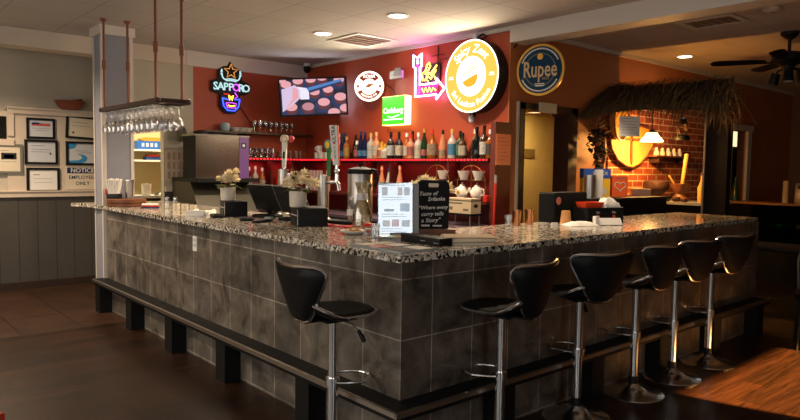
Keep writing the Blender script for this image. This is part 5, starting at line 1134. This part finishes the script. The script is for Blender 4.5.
# things on the booth counter
zc = 1.146
tag(MB().lathe([(0,0),(.055,0),(.06,.235),(.057,.235),(.052,.006),(0,.006)], n=26).build('steel_tumbler', 'steel', None, (3.70, 1.34, 1.216)), 'tall steel tumbler behind the bar bin near the doorway', 'tumbler')
tag(MB().lathe([(.012,0),(.044,0),(.044,.29),(.012,.29)], n=26).build('paper_roll', 'paper', None, (3.86, 1.34, 1.216)), 'white paper towel roll beside the blue and yellow box', 'paper roll')
t = thing('snack_box', 'blue topped yellow printed box on the booth counter', 'box', (3.98, 1.46, 1.216), math.radians(-40))
MB().b2((-.14,-.07,0), (.14,.07,.20)).build('carton', 'yellow', t, smooth=0); MB().b2((-.142,-.072,.20), (.142,.072,.30)).build('blue_top', 'blue', t, smooth=0)
MB().b2((.0,-.0715,.03), (.10,-.07,.10)).build('print', 'lgrey', t, smooth=0); MB().text('SNACK', .05, FY(.035,-.0725,.25), .0006).build('lettering', 'lgrey', t, smooth=0)
t = thing('heart_box', 'orange box with a heart outline on the booth counter', 'box', (4.345, 1.40, 1.216), math.radians(-40))
MB().b2((-.085,-.05,0), (.085,.05,.225)).build('carton', 'orangep', t, smooth=0)
hp = [(.055*math.sin(a)**3*1.1, .0034*(13*math.cos(a)-5*math.cos(2*a)-2*math.cos(3*a)-math.cos(4*a))) for a in [2*PI*i/28 for i in range(28)]]
MB().tube([(x,-.051,.115+y) for x, y in hp], .005, 5, True).build('heart_print', 'cream2', t); MB().b2((-.05,-.0508,.19), (.05,-.05,.21)).build('print', 'pink', t, smooth=0)
tag(MB().rbox((0,0,.04), (.20,.11,.08), .008).build('pale_brick', 'cream2', None, (4.82, 1.40, 1.216), math.radians(-45)), 'pale block on the booth counter before the clay pot', 'block')
t = thing('clay_cooking_pot', 'wide brown clay pot on a stand in the booth', 'pot', (5.52, 1.585, zc))
MB().lathe([(0,0),(.07,0),(.08,.03),(.05,.05),(.09,.08),(.145,.13),(.155,.17),(.145,.225),(.13,.235),(.12,.225),(.13,.18),(.11,.13),(0,.10)], n=36).build('pot', 'brownclay', t); MB().lathe([(.13,.23),(.10,.24),(.02,.25),(.012,.31),(0,.312)], n=24).build('lid', 'brownclay', t)
t = thing('wooden_mortar', 'wooden mortar with tall pale pestle in the booth', 'mortar', (5.53, 1.28, zc))
MB().lathe([(0,0),(.09,0),(.10,.03),(.06,.08),(.10,.15),(.115,.21),(.10,.21),(.07,.12),(0,.11)], n=28).build('bowl', 'wood2', t); MB().tube([(.02,0,.12),(.06,-.03,.56)], [.022,.028], 10).build('pestle', mat('pale_wood', '#c99347', .5), t); MB().tube([(-.06,.02,.16),(-.14,.08,.30)], [.014,.012], 8).build('ladle', mat('pale_wood'), t)
for i, (x, y, r) in enumerate(((5.35,1.36,.045),(5.36,1.25,.05),(5.35,1.15,.035))):
    tag(MB().lathe([(0,0),(r*.6,0),(r,r*.6),(r*.9,r*1.1),(r*.8,r*1.1),(0,r*.4)], n=16).build('clay_cup', 'brownclay', None, (x, y, zc)), ['small dark clay cup nearest the pale block','small dark clay cup in the middle at the counter edge','smallest dark clay cup next to the booth post'][i], 'cup', 'small dark clay cups on the booth counter')
t = thing('side_cabinet', 'black side cabinet holding the boxes in front of the thatched booth', 'cabinet', (0,0,0)); bx('top', 'black', (3.55, 1.18, 1.19), (5.10, 1.70, 1.215), t); bx('body', 'blackmatte', (3.60, 1.22, 0), (5.08, 1.68, 1.19), t)
t = thing('tall_bottle', 'tall pale bottle by the dark booth post', 'bottle', (5.56, 1.04, zc)); MB().lathe([(0,0),(.045,0),(.05,.16),(.02,.25),(.018,.32),(0,.32)], n=18).build('body', 'wicker', t); MB().cone((0,0,.31),(0,0,.345),.021).build('stopper', 'wood', t)
# ------------------------------------------------------------------ display case and dark dining corner
t = thing('glass_display_case', 'dark glass display counter with a wooden top edge in the far corner', 'display case', (0,0,0))
bx('top', mat('honey_top', '#8a5a2a', .3), (7.55, -.6, 1.06), (8.05, 1.70, 1.09), t)
bx('base', 'black', (7.6, -.55, 0), (8.0, 1.68, .42), t); bx('rear_panel', 'blackmatte', (7.97, -.55, .42), (8.0, 1.68, 1.06), t)
bx('glass_front', MATS['case_glass'], (7.60, -.55, .42), (7.608, 1.68, 1.06), t); bx('glass_shelf', MATS['case_glass'], (7.63, -.54, .72), (7.95, 1.67, .73), t)
for y in (-.55, .55, 1.66): bx('upright', 'black', (7.59, y-.015, .42), (7.615, y+.015, 1.06), t)
rr = random.Random(9)
for i in range(9):
    y = 1.2-.18*i; m_ = ['teal','green','pink','cream2','teal','green','gold','pink','cream2'][i]
    tag(MB().lathe([(0,0),(.05,0),(.06,.05),(.04,.10),(0,.11)], n=14).build('dessert_cup', m_, None, (7.78, y, .421)), 'dessert cup %s on the floor of the glass case' % ['nearest the orange wall','second from the wall','third from the wall','fourth from the wall','fifth from the wall','sixth from the wall','seventh from the wall','eighth from the wall','farthest from the wall'][i], 'dessert', 'cups on the floor of the display case')
for i in range(5):
    tag(MB().ball((0,0,.035), (.06,.05,.035), 10, 6).build('pastry', ['green','wicker','cream2','pink','wicker'][i], None, (7.80, .95-.24*i, .731)), 'pastry %s on the glass shelf of the case' % ['nearest the orange wall','second from the wall','third from the wall','fourth from the wall','farthest from the wall'][i], 'pastry', 'pastries on the glass shelf')
t = thing('grey_box', 'grey box standing on top of the display case', 'box', (7.8, .62, 1.09)); MB().rbox((0,0,.14), (.22,.32,.28), .03).build('case', 'steeld', t); MB().b2((-.112,-.1,.2), (-.108,.1,.24)).build('slot', 'black', t)
tag(MB().cone((0,0,0),(0,0,.30),.04,.035,16).build('pale_cylinder', 'tan', None, (7.85, .92, 1.09)), 'pale upright cylinder left of the grey box on the case', 'cylinder')
tag(MB().lathe([(0,0),(.05,0),(.04,.2),(.02,.26),(.02,.34),(0,.34)], n=16).build('dark_bottle', gl['green'], None, (7.75, 1.55, 1.09)), 'dark bottle at the end of the display case by the booth', 'bottle')
def dining_chair(x, y, rz, lb):
    if 'dc' in protos: return dup(protos['dc'], (x, y, 0), rz, lb)
    t = thing('dining_chair', lb, 'chair', (x, y, 0), rz, 'black dining chairs in the dark corner'); protos['dc'] = t
    MB().rbox((0,0,.45), (.42,.42,.04), .06).build('seat', 'vinyl', t)
    for sx in (-1,1):
        for sy in (-1,1): MB().tube([(sx*.18,sy*.18,0),(sx*.165,sy*.165,.43)], .013, 8).build('leg', 'black', t)
    MB().tube([(-.19,-.17,.43),(-.22,-.18,.7)]+[(-.235,-.18*math.cos(a),.72+.16*math.sin(a)) for a in [PI*i/12 for i in range(13)]]+[(-.22,.18,.7),(-.19,.17,.43)], .012, 8).build('back_hoop', 'steeld', t)
    mb = MB(); [mb.tube([(-.195,q,.46),(-.235,q*1.05,.80)], .007, 6) for q in (-.08,0,.08)]; mb.build('back_spindles', 'black', t)
    return t
dining_chair(4.25, -.62, math.radians(200), 'black hoop backed chair cut by the right edge of the picture')
dining_chair(6.3, -.1, math.radians(120), 'black hoop backed chair beyond the folding table')
t = thing('folding_table', 'dark folding table with crossed legs in front of the display case', 'table', (5.6, .12, 0), math.radians(0))
MB().rbox((0,0,.70), (.62,1.1,.03), .03).build('tabletop', 'black', t)
for y in (-.4,.4): MB().tube([(-.25,y,0),(.25,y,.685)], .014, 8).tube([(.25,y+.03,0),(-.25,y+.03,.685)], .014, 8).build('crossed_legs', 'black', t)
# ------------------------------------------------------------------ ceiling fixtures
def downlight(x, y, lb):
    if 'dl' in protos: return dup(protos['dl'], (x, y, H), 0, lb)
    t = thing('recessed_light', lb, 'ceiling light', (x, y, H), 0, 'recessed ceiling lights'); protos['dl'] = t
    MB().ring(Matrix.Translation((0,0,-.012)), .078, .10, .0115, 36).build('trim_ring', 'paper', t); MB().prism(circ(.078, 36), Matrix.Translation((0,0,-.008)), .0075).build('lens', 'lightbox', t); return t
downlight(1.794, 3.334, 'recessed round light farther from the beam above the back bar'); downlight(1.821, 2.175, 'recessed round light nearest the yellow sign above the bar'); downlight(5.66, 1.36, 'recessed round light over the thatched booth side')
def vent(x, y, w_, d_, lb, rz=0):
    t = thing('ceiling_vent', lb, 'vent', (x, y, H), rz, 'ceiling air vents')
    mb = MB().b2((-w_/2,-d_/2,-.012), (w_/2,-d_/2+.05,-.0005)).b2((-w_/2,d_/2-.05,-.012), (w_/2,d_/2,-.0005)).b2((-w_/2,-d_/2+.05,-.012), (-w_/2+.05,d_/2-.05,-.0005)).b2((w_/2-.05,-d_/2+.05,-.012), (w_/2,d_/2-.05,-.0005)); mb.build('frame', 'white', t, smooth=0)
    bx('duct_panel', mat('duct_shadow', '#8a7563', .8), (-w_/2+.05,-d_/2+.05,-.004), (w_/2-.05,d_/2-.05,-.0005), t)
    mb = MB(); n_ = 5
    for k in range(n_): mb.box((0, -d_/2+.09+(d_-.18)*k/(n_-1), -.012), (w_-.1,.025,.003), rot=Matrix.Rotation(.5, 3, 'X'))
    mb.build('louvres', 'cream', t, smooth=0)
vent(2.31, 3.33, .56, .56, 'square ceiling air vent between the two bar lights'); vent(4.05, .33, .40, .52, 'ceiling air vent to the right of the white beam')
t = thing('smoke_detector', 'round white smoke detector on the ceiling near the fan', 'detector', (3.9, -.23, H)); MB().lathe([(0,-.035),(.05,-.033),(.07,-.015),(.075,-.0005),(0,-.0005)], n=28).build('body', 'white', t); MB().cone((0,0,-.036),(0,0,-.033),.012).build('button', 'grey', t)
t = thing('ceiling_fan', 'black ceiling fan with spot lamps at the upper right edge', 'fan', (5.04, .01, H))
MB().lathe([(0,0),(.085,-.001),(.08,-.03),(.03,-.07),(0,-.07)], n=28).build('canopy', 'black', t); MB().cone((0,0,-.06),(0,0,-.20),.016).build('downrod', 'black', t)
MB().lathe([(0,-.19),(.10,-.20),(.15,-.225),(.155,-.28),(.10,-.31),(.06,-.33),(.05,-.37),(0,-.375)], n=36).build('motor', 'black', t)
for k in range(5):
    a = math.radians(118+72*k); mb = MB(); R_ = Matrix.Rotation(a, 3, 'Z') @ Matrix.Rotation(math.radians(12), 3, 'X')
    ov = [(.20,-.03),(.30,-.055),(.62,-.068),(.68,-.05),(.70,0),(.68,.05),(.62,.068),(.30,.055),(.20,.03)]
    mb.X = Matrix.Translation((0,0,-.285)) @ R_.to_4x4(); mb.prism(ov, Matrix.Identity(4), .008)
    bl = mb.build('blade', 'black', t, smooth=0); mb = MB(); mb.X = Matrix.Translation((0,0,-.29)) @ R_.to_4x4(); mb.b2((.10,-.018,-.006), (.26,.018,.0)); mb.build('blade_arm', 'black', bl, smooth=0)
for k, a in enumerate((200, 260, 320, 80)):
    r = math.radians(a); d = Vector((math.cos(r), math.sin(r), 0))
    sp2 = MB().tube([d*.03+Vector((0,0,-.35)), d*.10+Vector((0,0,-.37)), d*.12+Vector((0,0,-.40))], .010, 6).cone(d*.12+Vector((0,0,-.39)), d*.15+Vector((0,0,-.50)), .04, .05, 18).build('spot_lamp', 'black', t)
    MB().cone(d*.15+Vector((0,0,-.5005)), d*.1503+Vector((0,0,-.502)), .043, .043, 18).build('lens', 'grey', sp2)
# hallway light seen through the doorway
tag(MB().b2((-.25,-.12,-.03), (.25,.12,-.0005)).build('hall_ceiling_light', mat('hall_lamp', '#ffffff', emit='#ffe2a0', es=9), None, (4.80, 2.9, 2.30)), 'ceiling light in the hallway behind the doorway', 'ceiling light')
t = thing('hall_fan', 'dark fan blades under the hallway light', 'fan', (5.0, 2.75, 2.30)); MB().cone((0,0,-.001),(0,0,-.05),.02).build('rod', 'black', t)
for k in range(4): a = PI*k/2+.3; mb = MB(); mb.X = Matrix.Translation((0,0,-.06)) @ Matrix.Rotation(a, 4, 'Z'); mb.b2((.05,-.05,-.004), (.5,.05,.004)); mb.build('blade', 'wood', t, smooth=0)
MB().ball((0,0,-.075), .04, 12, 8).build('hub', 'black', t)
tag(MB().b2((-.14,-.02,-.05), (.14,0,.05)).build('header_box', mat('pale_case', '#c9c0a4', .5), None, (3.50, YO-.036, 2.132)), 'pale box fixed over the top of the hallway door frame', 'box')
tag(MB().b2((-.2,-.012,-.06), (.2,0,.06)).build('hall_plaque', mat('hall_plaque_brown', '#6a5226', .5), None, (5.2, 3.348, 1.72)), 'small plaque on the ochre hallway wall', 'plaque')
tag(MB().b2((-.28,-.02,-.16), (.28,0,.16)).build('lit_panel', mat('lit_panel', '#ffffff', emit='#ffe6b0', es=1.3), None, (10.0, 2.597, 2.12)), 'bright lit panel seen through the far doorway', 'panel')
# ------------------------------------------------------------------ light
def area(name, loc, target, sx, sy, w, col):
    l = bpy.data.lights.new(name, 'AREA'); l.shape = 'RECTANGLE'; l.size = sx; l.size_y = sy; l.energy = w; l.color = col
    o = bpy.data.objects.new(name, l); C.objects.link(o); o.location = loc
    o.rotation_euler = (Vector(target)-Vector(loc)).to_track_quat('-Z', 'Y').to_euler(); return o
def spot(name, loc, target, w, col, ang=100, blend=.6, r=.05):
    l = bpy.data.lights.new(name, 'SPOT'); l.energy = w; l.color = col; l.spot_size = math.radians(ang); l.spot_blend = blend; l.shadow_soft_size = r
    o = bpy.data.objects.new(name, l); C.objects.link(o); o.location = loc
    o.rotation_euler = (Vector(target)-Vector(loc)).to_track_quat('-Z', 'Y').to_euler(); return o
def point(name, loc, w, col, r=.05):
    l = bpy.data.lights.new(name, 'POINT'); l.energy = w; l.color = col; l.shadow_soft_size = r
    o = bpy.data.objects.new(name, l); C.objects.link(o); o.location = loc; return o
WARM = (1, .78, .55); COOL = (1, .95, .88)
area('window_daylight', (XL+.02, .4, 1.62), (0, .4, 1.5), 7.4, 1.55, 92, COOL)
area('window_daylight', (-2.05, YF+.02, 1.75), (-2.05, 0, 1.75), 1.1, 1.2, 40, (.9,.95,1))
for i, (x, y) in enumerate(((1.794, 3.334), (1.821, 2.175))): spot('downlight_or_fill', (x, y, H-.03), (x, y, 0), 190, WARM, 150, .9)
spot('downlight_or_fill', (5.66, 1.36, H-.03), (5.66, 1.36, 0), 20, WARM, 120, .8)
for x, y in ((-1.3, 5.1), (-2.4, 3.4)): spot('downlight_or_fill', (x, y, H-.03), (x, y, 0), 260, WARM, 150, .8)
for x, y in ((1.8, .9), (.6, 3.4)): spot('downlight_or_fill', (x, y, H-.03), (x, y, 0), 90, WARM, 120, .8)
point('booth_bulb', (5.06, 1.42, 1.815), 75, (1, .5, .13), .05)
area('kitchen_tube', (1.1, 6.2, 2.45), (1.1, 6.2, 0), 1.2, .3, 40, (1, .88, .58))
area('hall_lamp_light', (4.80, 2.9, 2.26), (4.80, 2.9, 0), .5, .25, 30, (1, .75, .38))
area('shelf_led_light', (2.80, 3.5, 1.555), (2.80, 3.5, 0), .04, 3.2, 3, (1, .03, .05))
area('shelf_led_light', (2.3, 5.28, 1.555), (2.3, 5.28, 0), .75, .04, 1.4, (1, .03, .05))
# low sun outside the added front slot throws a warm patch on the floor by the stools
spot('low_sun', (4.9, -9.0, 4.0), (3.15, -.72, 0), 95000, (1, .47, .13), 11, .05, .03)
spot('downlight_or_fill', (2.72, .75, H-.03), (2.72, .75, 0), 80, WARM, 75, .9)
spot('downlight_or_fill', (3.75, .75, H-.03), (4.0, 1.3, 1.2), 130, WARM, 42, .8)  # added fill without a fixture, brightens the boxes beside the booth
# the light the big lit signs throw into the room
area('zest_sign_glow', (2.76, 2.155, 2.425), (0, 2.155, 2.425), .66, .66, 19, (1, .82, .55))
area('koma_sign_glow', (2.74, 3.76, 2.46), (1.2, 2.6, 2.46), .3, .3, 9, (1, .86, .7))
area('carlsberg_sign_glow', (2.82, 3.41, 2.155), (0, 3.41, 2.155), .36, .3, 7, (.85, 1, .4))
point('beer_neon_glow', (2.84, 2.86, 2.52), 7, (1, .35, .9), .12)
area('tv_glow', (2.62, 4.82, 2.40), (0, 1.5, 2.0), .75, .42, 6, (.85, .85, 1))
W = bpy.data.worlds.new('World'); bpy.context.scene.world = W; W.use_nodes = True
W.node_tree.nodes['Background'].inputs[0].default_value = (.7, .7, .7, 1); W.node_tree.nodes['Background'].inputs[1].default_value = .006
# ------------------------------------------------------------------ camera
cd = bpy.data.cameras.new('camera'); co = bpy.data.objects.new('camera', cd); C.objects.link(co)
yaw, pit, rol = .853555405, .0643591, .0142520791
fw = Vector((math.cos(yaw)*math.cos(pit), math.sin(yaw)*math.cos(pit), -math.sin(pit))); rt = Vector((math.sin(yaw), -math.cos(yaw), 0)); up = rt.cross(fw)
rt, up = rt*math.cos(rol)+up*math.sin(rol), up*math.cos(rol)-rt*math.sin(rol)
mt = Matrix((rt, up, -fw)).transposed().to_4x4(); mt.translation = (-2.14217, -2.43507, 1.49754); co.matrix_world = mt
cd.sensor_width = 36; cd.lens = 658.16*36/800; cd.clip_start = .05; cd.clip_end = 60
S = bpy.context.scene; S.camera = co
S.view_settings.view_transform = 'Standard'; S.view_settings.look = 'None'; S.view_settings.gamma = 1; S.view_settings.exposure = 0
S.view_settings.use_curve_mapping = False
